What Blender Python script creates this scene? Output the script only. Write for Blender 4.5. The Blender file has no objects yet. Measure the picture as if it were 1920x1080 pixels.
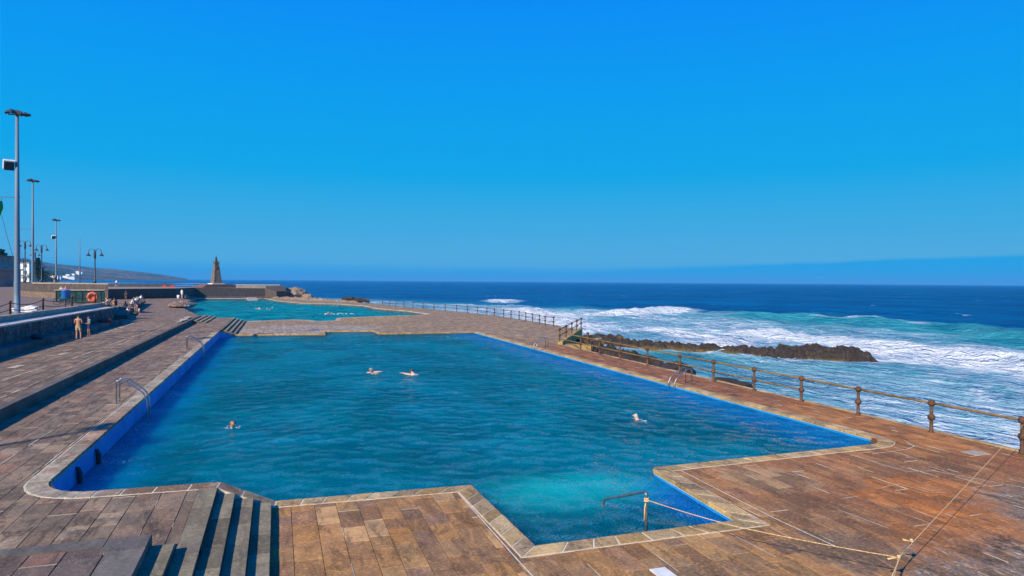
import bpy, bmesh, math, random
import numpy as np
from math import sin, cos, pi, radians, sqrt, atan2
from mathutils import Vector, Matrix, noise as mnoise
from mathutils.geometry import tessellate_polygon

random.seed(7)
RNG = np.random.default_rng(11)
SC = bpy.context.scene
COL = SC.collection

# ------------------------------------------------------------------ camera
YAW, PITCH, ROLL = radians(18.9), radians(-0.572), radians(0.404)
fwd = Vector((sin(YAW)*cos(PITCH), cos(YAW)*cos(PITCH), sin(PITCH)))
r0 = Vector((cos(YAW), -sin(YAW), 0)); u0 = r0.cross(fwd)
rt = r0*cos(ROLL)+u0*sin(ROLL); up = -r0*sin(ROLL)+u0*cos(ROLL)
cam = bpy.data.cameras.new('camera'); camo = bpy.data.objects.new('camera', cam); COL.objects.link(camo)
m = Matrix((rt, up, -fwd)).transposed().to_4x4(); m.translation = Vector((0, 0, 5.2))
camo.matrix_world = m
cam.sensor_width = 36; cam.lens = 36*1283/1920; cam.clip_start = .1; cam.clip_end = 80000
SC.camera = camo

# ------------------------------------------------------------------ light
SUN_AZ, SUN_EL = radians(232), radians(32)      # where the sun stands
sd = Vector((-cos(SUN_EL)*sin(SUN_AZ), -cos(SUN_EL)*cos(SUN_AZ), -sin(SUN_EL)))
sun = bpy.data.lights.new('sun', 'SUN'); sun.energy = 4.9; sun.angle = radians(.5); sun.color = (1, .90, .73)
suno = bpy.data.objects.new('sun', sun); COL.objects.link(suno); suno.rotation_euler = sd.to_track_quat('-Z', 'Y').to_euler()
SC.view_settings.view_transform = 'Standard'; SC.view_settings.look = 'None'
SC.view_settings.exposure = 0.36; SC.view_settings.gamma = 1
SC.view_settings.use_curve_mapping = False
SC.cycles.use_denoising = True; SC.cycles.denoising_prefilter = 'ACCURATE'; SC.cycles.sample_clamp_direct = 3.; SC.cycles.max_bounces = 8; SC.cycles.transparent_max_bounces = 8
SC.cycles.sample_clamp_indirect = 2


class NT:
    """small node-writing helper"""
    def __init__(s, tree): s.t = tree; s.L = tree.links
    def n(s, typ, **kw):
        nd = s.t.nodes.new(typ)
        for k, v in kw.items(): setattr(nd, k, v)
        return nd
    def put(s, sock, v):
        if isinstance(v, bpy.types.NodeSocket): s.L.new(v, sock)
        elif v is not None:
            if isinstance(v, (tuple, list)) and len(v) == 3 and sock.type == 'RGBA': v = (*v, 1)
            sock.default_value = v
    def m(s, op, a, b=0., c=None, clamp=False):
        nd = s.n('ShaderNodeMath', operation=op, use_clamp=clamp)
        s.put(nd.inputs[0], a); s.put(nd.inputs[1], b)
        if c is not None: s.put(nd.inputs[2], c)
        return nd.outputs[0]
    def vm(s, op, a, b=None, sc=None):
        nd = s.n('ShaderNodeVectorMath', operation=op); s.put(nd.inputs[0], a)
        if b is not None: s.put(nd.inputs[1], b)
        if sc is not None: s.put(nd.inputs['Scale'], sc)
        return nd.outputs['Value'] if op == 'DOT_PRODUCT' else nd.outputs[0]
    def mix(s, f, a, b, mode='MIX'):
        nd = s.n('ShaderNodeMix', data_type='RGBA', blend_type=mode)
        s.put(nd.inputs[0], f); s.put(nd.inputs[6], a); s.put(nd.inputs[7], b)
        return nd.outputs[2]
    def mr(s, v, a, b, c=0., d=1., smooth=True):
        nd = s.n('ShaderNodeMapRange', interpolation_type='SMOOTHSTEP' if smooth else 'LINEAR')
        for i, x in enumerate((v, a, b, c, d)): s.put(nd.inputs[i], x)
        return nd.outputs[0]
    def noise(s, vec, scale, detail=4, rough=.55, dist=0., col=False):
        nd = s.n('ShaderNodeTexNoise'); s.put(nd.inputs['Vector'], vec); nd.inputs['Scale'].default_value = scale
        nd.inputs['Detail'].default_value = detail; nd.inputs['Roughness'].default_value = rough
        nd.inputs['Distortion'].default_value = dist
        return nd.outputs[1 if col else 0]
    def ramp(s, f, stops, interp='LINEAR'):
        nd = s.n('ShaderNodeValToRGB'); cr = nd.color_ramp; cr.interpolation = interp
        while len(cr.elements) < len(stops): cr.elements.new(.5)
        for e, (p, c) in zip(cr.elements, stops): e.position = p; e.color = (*c, 1)
        s.put(nd.inputs[0], f); return nd.outputs[0]
    def pos(s): return s.n('ShaderNodeNewGeometry').outputs['Position']
    def xyz(s, v):
        nd = s.n('ShaderNodeSeparateXYZ'); s.put(nd.inputs[0], v); return nd.outputs
    def comb(s, x, y, z):
        nd = s.n('ShaderNodeCombineXYZ'); s.put(nd.inputs[0], x); s.put(nd.inputs[1], y); s.put(nd.inputs[2], z); return nd.outputs[0]
    def attr(s, name):
        nd = s.n('ShaderNodeAttribute'); nd.attribute_name = name; return nd.outputs['Fac']
    def bump(s, h, strength, dist, nrm=None):
        nd = s.n('ShaderNodeBump'); s.put(nd.inputs['Height'], h); nd.inputs['Strength'].default_value = strength
        nd.inputs['Distance'].default_value = dist
        if nrm is not None: s.put(nd.inputs['Normal'], nrm)
        return nd.outputs[0]


# sky: Nishita for the light of the air, graded by height to the deep saturated blue of the day
world = bpy.data.worlds.new('World'); SC.world = world; world.use_nodes = True
W = NT(world.node_tree); W.t.nodes.clear()
sky = W.n('ShaderNodeTexSky', sky_type='NISHITA', sun_disc=False, sun_elevation=SUN_EL, sun_rotation=SUN_AZ)
d = W.n('ShaderNodeTexCoord').outputs['Generated']
dn = W.vm('NORMALIZE', d)
z = W.xyz(dn)[2]
grad = W.ramp(W.m('MAXIMUM', z, 0.), [(0, (.085, .43, .74)), (.035, (.085, .43, .74)), (.07, (.05, .41, .75)), (.15, (.0, .385, .81)),
                      (.26, (.0, .335, .87)), (.39, (.001, .26, .93)), (.7, (.0, .14, .72)), (1, (0, .10, .58))])
t = W.vm('DOT_PRODUCT', dn, tuple(r0))
edge = W.m('ADD', .0165, W.m('MULTIPLY', .036, W.m('MAXIMUM', W.m('SUBTRACT', t, .1), 0.)))
wob = W.m('MULTIPLY', W.m('SUBTRACT', W.noise(W.vm('MULTIPLY', dn, (6, 6, 0)), 1.6, 3), .5), .006)
edge = W.m('ADD', edge, wob)
soft = W.mr(t, -.35, .45, .012, .0028)
band = W.mr(W.m('DIVIDE', W.m('SUBTRACT', edge, z), soft), -1., 1.)
grad = W.mix(band, grad, (.0, .37, .80))
nis = W.mix(1., sky.outputs[0], (.10, .10, .10), 'MULTIPLY')
fin = W.mix(.99, nis, grad)
bg = W.n('ShaderNodeBackground'); W.put(bg.inputs[0], fin); bg.inputs[1].default_value = .78
W.L.new(bg.outputs[0], W.n('ShaderNodeOutputWorld').inputs[0])

# ------------------------------------------------------------------ helpers
class MB:
    """collects shapes into one mesh"""
    def __init__(s): s.v = []; s.f = []; s.r = []
    def add(s, vs, fs, rnd=0.):
        b = len(s.v); s.v += [tuple(p) for p in vs]; s.f += [tuple(i+b for i in f) for f in fs]; s.r += [rnd]*len(vs)
    def box(s, x0, x1, y0, y1, z0, z1, rnd=0.):
        s.prism([(x0, y0), (x1, y0), (x1, y1), (x0, y1)], z0, z1, rnd)
    def prism(s, poly, z0, z1, rnd=0., ch=0.):
        """convex polygon (anticlockwise) raised from z0 to z1 (numbers or lists), chamfered top"""
        n = len(poly)
        z1 = z1 if isinstance(z1, (list, tuple)) else [z1]*n
        z0 = z0 if isinstance(z0, (list, tuple)) else [z0]*n
        a = sum(poly[i][0]*poly[(i+1) % n][1]-poly[(i+1) % n][0]*poly[i][1] for i in range(n))
        if a < 0: poly = poly[::-1]; z0 = z0[::-1]; z1 = z1[::-1]
        vs = [(*p, z) for p, z in zip(poly, z0)]
        fs = [tuple(range(n))[::-1]]
        if ch:
            cx = sum(p[0] for p in poly)/n; cy = sum(p[1] for p in poly)/n
            vs += [(*p, z-ch) for p, z in zip(poly, z1)]
            for p, z in zip(poly, z1):
                dx, dy = cx-p[0], cy-p[1]; L = sqrt(dx*dx+dy*dy)+1e-9
                vs.append((p[0]+dx/L*ch*1.4, p[1]+dy/L*ch*1.4, z))
            k = 2
        else:
            vs += [(*p, z) for p, z in zip(poly, z1)]; k = 1
        for j in range(k):
            for i in range(n):
                a_, b_ = j*n+i, j*n+(i+1) % n; fs.append((a_, b_, b_+n, a_+n))
        fs.append(tuple(range(k*n, k*n+n)))
        s.add(vs, fs, rnd)
    def tube(s, pts, r, n=8, cap=True):
        pts = [Vector(p) for p in pts]; rs = r if isinstance(r, (list, tuple)) else [r]*len(pts)
        T = (pts[1]-pts[0]).normalized(); ref = Vector((0, 0, 1)) if abs(T.z) < .9 else Vector((1, 0, 0))
        U = T.cross(ref).normalized(); vs = []; fs = []
        for i, p in enumerate(pts):
            a = pts[min(i+1, len(pts)-1)]-pts[max(i-1, 0)]
            T = a.normalized(); U = (U-T*U.dot(T)).normalized(); V = T.cross(U)
            vs += [p+(U*cos(2*pi*k/n)+V*sin(2*pi*k/n))*rs[i] for k in range(n)]
        for i in range(len(pts)-1):
            for k in range(n):
                a, b = i*n+k, i*n+(k+1) % n; fs.append((a, b, b+n, a+n))
        if cap: fs += [tuple(range(n))[::-1], tuple(range((len(pts)-1)*n, len(pts)*n))]
        s.add(vs, fs)
    def lathe(s, prof, c=(0, 0, 0), n=12):
        vs = []; fs = []
        for r, z in prof: vs += [(c[0]+r*cos(2*pi*k/n), c[1]+r*sin(2*pi*k/n), c[2]+z) for k in range(n)]
        for i in range(len(prof)-1):
            for k in range(n):
                a, b = i*n+k, i*n+(k+1) % n; fs.append((a, b, b+n, a+n))
        fs += [tuple(range(n))[::-1], tuple(range((len(prof)-1)*n, len(prof)*n))]
        s.add(vs, fs)
    def ball(s, c, r, n=12, sq=1.):
        s.lathe([(max(.02*r, r*sin(pi*i/8)), -r*sq*cos(pi*i/8)) for i in range(9)], c, n)
    def torus(s, c, R, r, axis='y', n=28, k=8):
        vs = []; fs = []
        for i in range(n):
            a = 2*pi*i/n
            for j in range(k):
                b = 2*pi*j/k; rr = R+r*cos(b); q = (rr*cos(a), rr*sin(a), r*sin(b))
                q = {'y': (q[0], q[2], q[1]), 'x': (q[2], q[0], q[1]), 'z': q}[axis]
                vs.append((c[0]+q[0], c[1]+q[1], c[2]+q[2]))
        for i in range(n):
            for j in range(k): fs.append((i*k+j, i*k+(j+1) % k, ((i+1) % n)*k+(j+1) % k, ((i+1) % n)*k+j))
        s.add(vs, fs)
    def mesh(s, name, mat=None, smooth=False):
        me = bpy.data.meshes.new(name); me.from_pydata(s.v, [], s.f)
        if any(s.r):
            at = me.attributes.new('rnd', 'FLOAT', 'POINT'); at.data.foreach_set('value', np.array(s.r, dtype=np.float32))
        if mat: me.materials.append(mat)
        if smooth: me.polygons.foreach_set('use_smooth', [True]*len(me.polygons))
        me.update(); return me
    def obj(s, name, mat=None, parent=None, smooth=False):
        return link(name, s.mesh(name, mat, smooth), parent)

def link(name, me, parent=None, loc=None):
    o = bpy.data.objects.new(name, me); COL.objects.link(o)
    if parent: o.parent = parent
    if loc is not None: o.location = loc
    return o
def tag(o, label=None, cat=None, group=None, kind=None):
    if label: o['label'] = label
    if cat: o['category'] = cat
    if group: o['group'] = group
    if kind: o['kind'] = kind
    return o
def thing(name, label, cat, loc=(0, 0, 0), rz=0., group=None):
    o = bpy.data.objects.new(name, None); COL.objects.link(o); o.location = loc; o.rotation_euler = (0, 0, rz)
    o.empty_display_size = .2
    return tag(o, label, cat, group)
def struct(o): o['kind'] = 'structure'; return o
def copy_tree(o, parent=None):
    c = o.copy(); COL.objects.link(c); c.parent = parent
    for ch in list(o.children): copy_tree(ch, c)
    return c
def copy_thing(o, loc, rz=None, label=None):
    c = copy_tree(o); c.location = loc
    if rz is not None: c.rotation_euler = (0, 0, rz)
    if label: c['label'] = label
    return c
def slab(name, poly, z1, z0, mat, parent=None):
    """any simple polygon, flat or with its own height at each corner, with sides"""
    zs = z1 if isinstance(z1, list) else [z1]*len(poly)
    a = sum(poly[i][0]*poly[(i+1) % len(poly)][1]-poly[(i+1) % len(poly)][0]*poly[i][1] for i in range(len(poly)))
    if a < 0: poly = poly[::-1]; zs = zs[::-1]
    n = len(poly); tri = tessellate_polygon([[Vector((*p, 0)) for p in poly]])
    b = MB(); fs = []
    for t in tri:
        p = [poly[i] for i in t]
        ar = (p[1][0]-p[0][0])*(p[2][1]-p[0][1])-(p[2][0]-p[0][0])*(p[1][1]-p[0][1])
        fs.append(tuple(t) if ar > 0 else tuple(t)[::-1])
    fs += [(i+n, (i+1) % n+n, (i+1) % n, i) for i in range(n)]
    b.add([(*p, z) for p, z in zip(poly, zs)]+[(*p, z0) for p in poly], fs)
    return b.obj(name, mat, parent)

# ------------------------------------------------------------------ materials
def mat(name):
    m = bpy.data.materials.new(name); m.use_nodes = True; N = NT(m.node_tree); N.t.nodes.clear()
    out = N.n('ShaderNodeOutputMaterial'); return m, N, out
def plain(name, col, rough=.6, metal=0., var=.25, scale=8., bump=0.):
    m, N, out = mat(name); p = N.n('ShaderNodeBsdfPrincipled'); co = N.n('ShaderNodeTexCoord').outputs['Object']
    nz = N.noise(co, scale, 4)
    c = N.mix(N.mr(nz, .3, .7), tuple(x*(1-var) for x in col), tuple(min(1, x*(1+var)) for x in col))
    N.put(p.inputs['Base Color'], c); p.inputs['Roughness'].default_value = rough; p.inputs['Metallic'].default_value = metal
    if bump: N.put(p.inputs['Normal'], N.bump(nz, .6, bump))
    N.L.new(p.outputs[0], out.inputs[0]); return m

def stone(name, cols, zones=(), pattern=False, rough=.85, specks=.25, dark=.5, pale_joint=.5, joint=(.45, .38, .28)):
    """paving stone: tone per stone, stains, salt specks; zones = [(colour, mask function)]"""
    m, N, out = mat(name); P = N.pos(); X = N.xyz(P)
    if pattern:
        br = N.n('ShaderNodeTexBrick'); br.offset = .43; br.squash = 1.
        N.put(br.inputs['Vector'], N.comb(X[1], X[0], 0.))
        br.inputs['Scale'].default_value = 1.; br.inputs['Brick Width'].default_value = .95; br.inputs['Row Height'].default_value = .44
        br.inputs['Mortar Size'].default_value = .014; br.inputs['Mortar Smooth'].default_value = .3
        br.inputs['Color1'].default_value = (0, 0, 0, 1); br.inputs['Color2'].default_value = (1, 1, 1, 1); br.inputs['Mortar'].default_value = (.5, .5, .5, 1)
        rnd = N.m('MULTIPLY', br.outputs['Color'], 1.); mort = br.outputs['Fac']
    else: rnd = N.attr('rnd'); mort = None
    k = len(cols); c = N.ramp(rnd, [((i+.5)/k, q) for i, q in enumerate(cols)])
    r2 = N.m('FRACT', N.m('MULTIPLY', rnd, 7.31))
    big = N.noise(P, .33, 5, .6); mid = N.noise(P, 1.7, 6, .65, .4); fine = N.noise(P, 14, 5, .7); vf = N.noise(P, 70, 3, .7)
    for colr, f in zones: c = N.mix(f(N, X, big, mid, rnd), c, colr)
    c = N.mix(1., c, N.ramp(r2, [(0, (.62, .60, .58)), (.3, (.85, .84, .82)), (.7, (1.0, 1.0, 1.0)), (.93, (1.22, 1.22, 1.2))]), 'MULTIPLY')
    stv = N.noise(N.vm('MULTIPLY', P, (2.4, .8, 1.)), 1.2, 8, .72, .6)
    c = N.mix(N.mr(stv, .50, .62, 0., dark*1.2), c, tuple(.22*sum(q[j] for q in cols)/k for j in range(3)))
    c = N.mix(N.mr(stv, .46, .36, 0., .45), c, tuple(min(1, 1.55*sum(q[j] for q in cols)/k) for j in range(3)))
    c = N.mix(N.mr(mid, .38, .72, 0., dark), c, tuple(.33*sum(q[j] for q in cols)/k for j in range(3)))
    c = N.mix(N.mr(fine, .3, .75, 0., .35), c, (.02, .016, .012))
    c = N.mix(N.mr(fine, .52, .30, 0., .30), c, tuple(min(1, 1.7*sum(q[j] for q in cols)/k) for j in range(3)))
    sp = N.m('MULTIPLY', N.mr(N.m('ADD', N.m('MULTIPLY', vf, .6), N.m('MULTIPLY', fine, .4)), .56, .63), N.mr(mid, .45, .60, 0., specks*1.3)); c = N.mix(sp, c, (.62, .58, .52))
    p = N.n('ShaderNodeBsdfPrincipled')
    h = N.m('ADD', N.m('MULTIPLY', fine, .6), N.m('MULTIPLY', vf, .4)); nrm = N.bump(h, .75, .012)
    if mort is not None:
        jc = N.mix(N.mr(N.noise(P, .5, 3), .56-.12*pale_joint, .62-.10*pale_joint), (.035, .028, .022), joint)
        c = N.mix(N.m('MULTIPLY', mort, .85), c, jc); nrm = N.bump(N.m('SUBTRACT', 1., mort), .7, .02, nrm)
    N.put(p.inputs['Base Color'], c); p.inputs['Roughness'].default_value = rough; p.inputs['Specular IOR Level'].default_value = .3
    N.put(p.inputs['Normal'], nrm); N.L.new(p.outputs[0], out.inputs[0]); return m

def zone_x(a, b, w=1.0, axis=0, amt=1.):
    def f(N, X, big, mid, rnd):
        q = N.m('ADD', X[axis], N.m('MULTIPLY', N.m('SUBTRACT', big, .5), 6*w))
        return N.mr(q, a, b, 0., amt)
    return f
def zone_spot(cx, cy, r, amt=1., w=3.):
    def f(N, X, big, mid, rnd):
        dx = N.m('SUBTRACT', X[0], cx); dy = N.m('SUBTRACT', X[1], cy)
        dd = N.m('SQRT', N.m('ADD', N.m('MULTIPLY', dx, dx), N.m('MULTIPLY', dy, dy)))
        dd = N.m('ADD', dd, N.m('MULTIPLY', N.m('SUBTRACT', mid, .5), w))
        return N.mr(dd, r, r*.55, 0., amt)
    return f
def zone_mid(a, b, amt):
    return lambda N, X, big, mid, rnd: N.mr(mid, a, b, 0., amt)
def zone_big(a, b, amt):
    return lambda N, X, big, mid, rnd: N.mr(big, a, b, 0., amt)

TAN = [(.56, .305, .11), (.43, .21, .08), (.50, .25, .08), (.34, .17, .085), (.61, .36, .16), (.47, .215, .06), (.27, .15, .09)]
low_zones = [((.34, .118, .042), zone_x(9.2, 12.5, .5, 0, .72)),
             ((.54, .17, .03), zone_spot(15.4, 12.0, 2.6, .9, 3.)), ((.60, .20, .035), zone_spot(13.4, 9.9, 1.9, .9, 2.)),
             ((.26, .13, .06), zone_spot(11.6, 12.4, 1.5, .75)), ((.24, .11, .05), zone_spot(17.5, 14.6, 1.6, .7)), ((.42, .30, .16), zone_spot(12.4, 15.0, 1.5, .55)),
             ((.16, .115, .08), zone_spot(10.6, 10.4, 1.3, .75)), ((.20, .14, .09), zone_spot(7.2, 9.8, 1.5, .6)), ((.18, .13, .09), zone_spot(9.2, 8.2, 1.6, .7)),
             ((.19, .15, .12), zone_spot(13.2, 7.2, 3.6, .95, 3.5)), ((.21, .17, .14), zone_spot(17.6, 10.2, 2.9, .92, 3.5)),
             ((.30, .085, .03), zone_x(19.0, 20.0, .03, 0, .6)), ((.55, .21, .045), zone_spot(20.6, 19.5, 5.5, .7))]
low_zones.append(((.62, .56, .46), lambda N, X, b, mi, r: N.m('MULTIPLY', N.mr(N.noise(N.vm('MULTIPLY', N.pos(), (2.6, .9, 1.)), 2.2, 8, .78), .535, .60), N.m('MAXIMUM', zone_spot(14., 6.8, 4.6, .85, 3.)(N, X, b, mi, r), zone_spot(18., 10., 3.3, .8, 3.)(N, X, b, mi, r)))))
low_zones.append(((.035, .03, .03), lambda N, X, b, mi, r: N.m('MULTIPLY', N.mr(N.noise(N.vm('MULTIPLY', N.pos(), (1.6, .9, 1.)), 1.3, 7, .72), .53, .60), N.m('MAXIMUM', zone_spot(14., 6.8, 4.6, .9, 3.)(N, X, b, mi, r), zone_spot(18., 10., 3.1, .9, 3.)(N, X, b, mi, r)))))
M_low = stone('near_deck_stone', TAN, low_zones, specks=.35)
M_walk = stone('walkway_stone', [(.30, .10, .04), (.25, .09, .04), (.35, .13, .05)], [((.45, .17, .045), zone_x(27, 19, .8, 1, .75)), ((.40, .27, .15), zone_x(46, 56, 1, 1, .9))], True, specks=.3, joint=(.5, .3, .15))
M_far = stone('far_deck_stone', [(.42, .27, .14), (.34, .22, .12), (.48, .31, .17)],
              [((.56, .52, .50), zone_spot(3, 75, 9, .5, 10)), ((.60, .35, .12), zone_spot(10, 94, 9, .6, 8)), ((.30, .23, .18), zone_big(.5, .7, .6))], True, specks=.8)
GREY = [(.29, .205, .13), (.215, .155, .105), (.34, .215, .135), (.25, .185, .125), (.40, .20, .115), (.165, .128, .098), (.33, .245, .16)]
a_zones = [((.36, .25, .15), zone_x(-6.6, -5.9, .12, 0, .5)), ((.30, .19, .135), zone_x(25, 40, 1.5, 1, .5))]
M_A = stone('pool_terrace_stone', GREY, a_zones, specks=.6, dark=.65)
M_A_far = stone('pool_terrace_stone_far', GREY[:5], [((.30, .19, .12), zone_x(30, 80, 1.5, 1, .7))], True, specks=.9, pale_joint=.7)
M_M = stone('terrace_stone', [(.27, .18, .11), (.215, .145, .095), (.32, .20, .12), (.245, .17, .115)], [((.30, .18, .12), zone_x(40, 90, 1.5, 1, .6))], specks=.6)
M_M_far = stone('terrace_stone_far', [(.30, .192, .12), (.245, .158, .10), (.35, .215, .13)], [((.33, .195, .13), zone_x(60, 110, 1.5, 1, .6))], True, specks=.9, pale_joint=.9)
M_step = stone('step_stone', [(.27, .225, .14), (.23, .19, .12), (.30, .245, .15)], [((.22, .18, .15), zone_mid(.5, .7, .6))], specks=.4, dark=.35)
M_border = stone('border_stone', [(.17, .145, .12), (.14, .12, .10)], specks=.4, dark=.35)
M_coping_tan = stone('coping_stone_tan', [(.60, .41, .19), (.50, .32, .14), (.64, .46, .25), (.36, .25, .15), (.56, .34, .11)],
                     [((.12, .10, .085), zone_mid(.60, .66, .8)), ((.55, .33, .06), lambda N, X, b, mi, r: N.mr(X[2], .01, -.05, 0., .8))], specks=.3)
M_coping_grey = stone('coping_stone_left', [(.48, .40, .28), (.42, .34, .24), (.52, .43, .31), (.38, .26, .18)],
                      [((.34, .17, .10), zone_spot(-5.2, 24.5, 3.2, .7, 2)), ((.30, .15, .07), zone_spot(-1.2, 17, 2.9, .92, .3))], specks=.3)
M_mortar = plain('pale_mortar', (.62, .55, .42), .9, var=.2, scale=5)
M_mortar2 = plain('worn_mortar', (.46, .38, .27), .9, var=.35, scale=2)
M_dirt = plain('dark_mortar', (.05, .036, .026), .95, var=.4, scale=3)
M_joint_low = plain('ochre_joint', (.10, .06, .028), .95, var=.6, scale=1.2)
M_wallstone = stone('rubble_stone', [(.13, .12, .12), (.17, .155, .15), (.10, .095, .10), (.20, .18, .17)], specks=.3)
M_render_dark = stone('dark_render', [(.15, .12, .11), (.13, .11, .105)], specks=.2, dark=.3)
M_white = plain('white_paint', (.70, .68, .64), .7, var=.12, scale=3)
M_pale = stone('pale_concrete', [(.48, .40, .31), (.43, .36, .28), (.52, .44, .34)], specks=.3, dark=.3)
M_prom = stone('promenade_concrete', [(.36, .25, .20), (.33, .235, .19), (.39, .27, .21)], [((.24, .23, .19), zone_spot(-22, 62, 12, .6, 4))], specks=.3, dark=.3)
M_steel = plain('steel', (.34, .36, .39), .30, .9, var=.2)
M_steel_blue = plain('steel_in_sea_air', (.13, .19, .22), .35, .6, var=.3)
M_lichen = stone('rusty_iron', [(.30, .17, .055), (.26, .16, .06)], [((.52, .36, .09), zone_mid(.38, .55, .75))], rough=.7, specks=.3)
M_iron = stone('rusty_post', [(.17, .085, .045), (.15, .08, .05)], [((.34, .18, .05), zone_mid(.5, .62, .7))], rough=.7, specks=.2)
M_mast = plain('mast_grey', (.13, .19, .25), .6, .0, var=.1)
M_black = plain('black_metal', (.03, .03, .035), .5, var=.3)
M_rope = plain('orange_rope', (.62, .42, .20), .8, var=.3, scale=25)
M_rock = stone('lava_rock', [(.055, .038, .027), (.085, .055, .035)], [((.045, .035, .03), zone_mid(.45, .6, .7)), ((.28, .17, .02), lambda N, X, b, mi, r: N.m('MULTIPLY', N.mr(X[2], -1.55, -1.85, 0., .9), N.mr(b, .45, .55)))], specks=.5, dark=.6)
M_rock_pale = stone('pale_rock', [(.50, .36, .24), (.42, .30, .20)], specks=.3)

def paint_blue():
    m, N, out = mat('blue_pool_paint'); P = N.pos(); X = N.xyz(P); nz = N.noise(P, 1.1, 5, .6)
    c = N.mix(N.mr(nz, .3, .7), (.0, .19, .50), (.01, .27, .64))
    c = N.mix(N.mr(N.noise(P, 4, 5, .7), .60, .70, 0., .5), c, (.03, .20, .40))
    p = N.n('ShaderNodeBsdfPrincipled'); N.put(p.inputs['Base Color'], c); p.inputs['Roughness'].default_value = .6
    N.put(p.inputs['Normal'], N.bump(nz, .3, .02)); N.L.new(p.outputs[0], out.inputs[0]); return m
M_blue = paint_blue()
def pool_floor():
    m, N, out = mat('pool_floor'); P = N.pos(); X = N.xyz(P); nz = N.noise(P, .25, 5, .6, .5)
    c = N.mix(N.mr(nz, .38, .62), (.0, .20, .28), (.0, .38, .50))
    dx = N.m('MULTIPLY', N.m('SUBTRACT', X[0], 8.1), .55); dy = N.m('SUBTRACT', X[1], 18.2)
    dd = N.m('SQRT', N.m('ADD', N.m('MULTIPLY', dx, dx), N.m('MULTIPLY', dy, dy)))
    dd = N.m('ADD', dd, N.m('MULTIPLY', N.m('SUBTRACT', N.noise(P, .8, 4), .5), 1.6))
    c = N.mix(N.mr(dd, 2.1, .2), c, (.15, .95, .85))
    p = N.n('ShaderNodeBsdfDiffuse'); N.put(p.inputs[0], c); N.L.new(p.outputs[0], out.inputs[0]); return m
M_floor = pool_floor()

def pool_water_mat(name, body, tint, see):
    m, N, out = mat(name); P = N.pos()
    wv = N.vm('ADD', P, N.vm('SCALE', N.vm('SUBTRACT', N.noise(P, .35, 2, .5, col=True), (.5, .5, .5)), sc=2.2))
    def layer(ang, sx, sy, sc, det, ro):
        rot = N.n('ShaderNodeVectorRotate', rotation_type='Z_AXIS'); N.put(rot.inputs['Vector'], wv); rot.inputs['Angle'].default_value = radians(ang)
        return N.noise(N.vm('MULTIPLY', rot.outputs[0], (sx, sy, 1.)), sc, det, ro)
    a = layer(48, 1., .15, 8.2, 2, .5); b = layer(8, 1., .30, 7.0, 3, .6); c_ = layer(-70, 1., .35, 8.0, 2, .5)
    gust = N.mr(N.noise(P, .22, 3, .5, .5), .35, .65, .45, 1.15)
    ridge = lambda q: N.m('SUBTRACT', 1., N.m('ABSOLUTE', N.m('MULTIPLY', N.m('SUBTRACT', q, .5), 3.2)))
    h = N.m('ADD', N.m('MULTIPLY', ridge(a), .34), N.m('ADD', N.m('MULTIPLY', b, .60), N.m('MULTIPLY', ridge(c_), .20)))
    nrm = N.bump(N.m('MULTIPLY', h, gust), 1., .60)
    big = N.noise(P, .16, 4, .6, .6)
    bc = N.mix(N.mr(big, .38, .64), tuple(q*.75 for q in body), tuple(q*1.2 for q in body))
    if name == 'pool_water':     # wall reflection painted into edge colour; brighter over the sand at the inlet mouth
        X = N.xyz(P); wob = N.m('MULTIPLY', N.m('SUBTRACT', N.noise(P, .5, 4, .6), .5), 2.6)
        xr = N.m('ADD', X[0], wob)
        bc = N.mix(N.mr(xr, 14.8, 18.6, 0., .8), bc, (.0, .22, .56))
        bc = N.mix(N.mr(xr, -2.6, -4.8, 0., .9), bc, (.0, .24, .52))  # left edge colour raised to offset the wall's shade on the water
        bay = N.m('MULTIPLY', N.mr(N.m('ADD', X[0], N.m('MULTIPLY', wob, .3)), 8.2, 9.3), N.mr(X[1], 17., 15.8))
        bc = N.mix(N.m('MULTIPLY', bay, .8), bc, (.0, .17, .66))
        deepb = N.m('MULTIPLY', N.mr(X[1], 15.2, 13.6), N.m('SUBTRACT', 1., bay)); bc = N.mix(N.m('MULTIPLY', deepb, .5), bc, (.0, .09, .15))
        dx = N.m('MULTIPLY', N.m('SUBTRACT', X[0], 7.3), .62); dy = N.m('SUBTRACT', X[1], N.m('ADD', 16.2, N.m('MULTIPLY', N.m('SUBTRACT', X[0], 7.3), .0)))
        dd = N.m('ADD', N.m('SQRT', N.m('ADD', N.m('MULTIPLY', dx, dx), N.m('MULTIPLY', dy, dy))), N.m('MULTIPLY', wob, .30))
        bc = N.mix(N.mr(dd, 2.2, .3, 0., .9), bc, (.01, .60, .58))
    dif = N.n('ShaderNodeSubsurfaceScattering', falloff='BURLEY'); dif.inputs['Scale'].default_value = 1.
    dif.inputs['Radius'].default_value = (.6, 1.4, 1.7); N.put(dif.inputs[0], bc); N.put(dif.inputs['Normal'], nrm)
    tr = N.n('ShaderNodeBsdfTransparent'); tr.inputs[0].default_value = (*tint, 1)
    ms = N.n('ShaderNodeMixShader'); ms.inputs[0].default_value = see; N.L.new(dif.outputs[0], ms.inputs[1]); N.L.new(tr.outputs[0], ms.inputs[2])
    gl = N.n('ShaderNodeBsdfGlossy'); gl.inputs['Roughness'].default_value = .03; gl.inputs[0].default_value = (.9, .95, 1, 1); N.put(gl.inputs['Normal'], nrm)
    fr = N.n('ShaderNodeFresnel'); fr.inputs[0].default_value = 1.5; N.put(fr.inputs['Normal'], nrm)
    m2 = N.n('ShaderNodeMixShader'); N.L.new(fr.outputs[0], m2.inputs[0]); N.L.new(ms.outputs[0], m2.inputs[1]); N.L.new(gl.outputs[0], m2.inputs[2])
    N.L.new(m2.outputs[0], out.inputs[0]); return m
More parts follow.
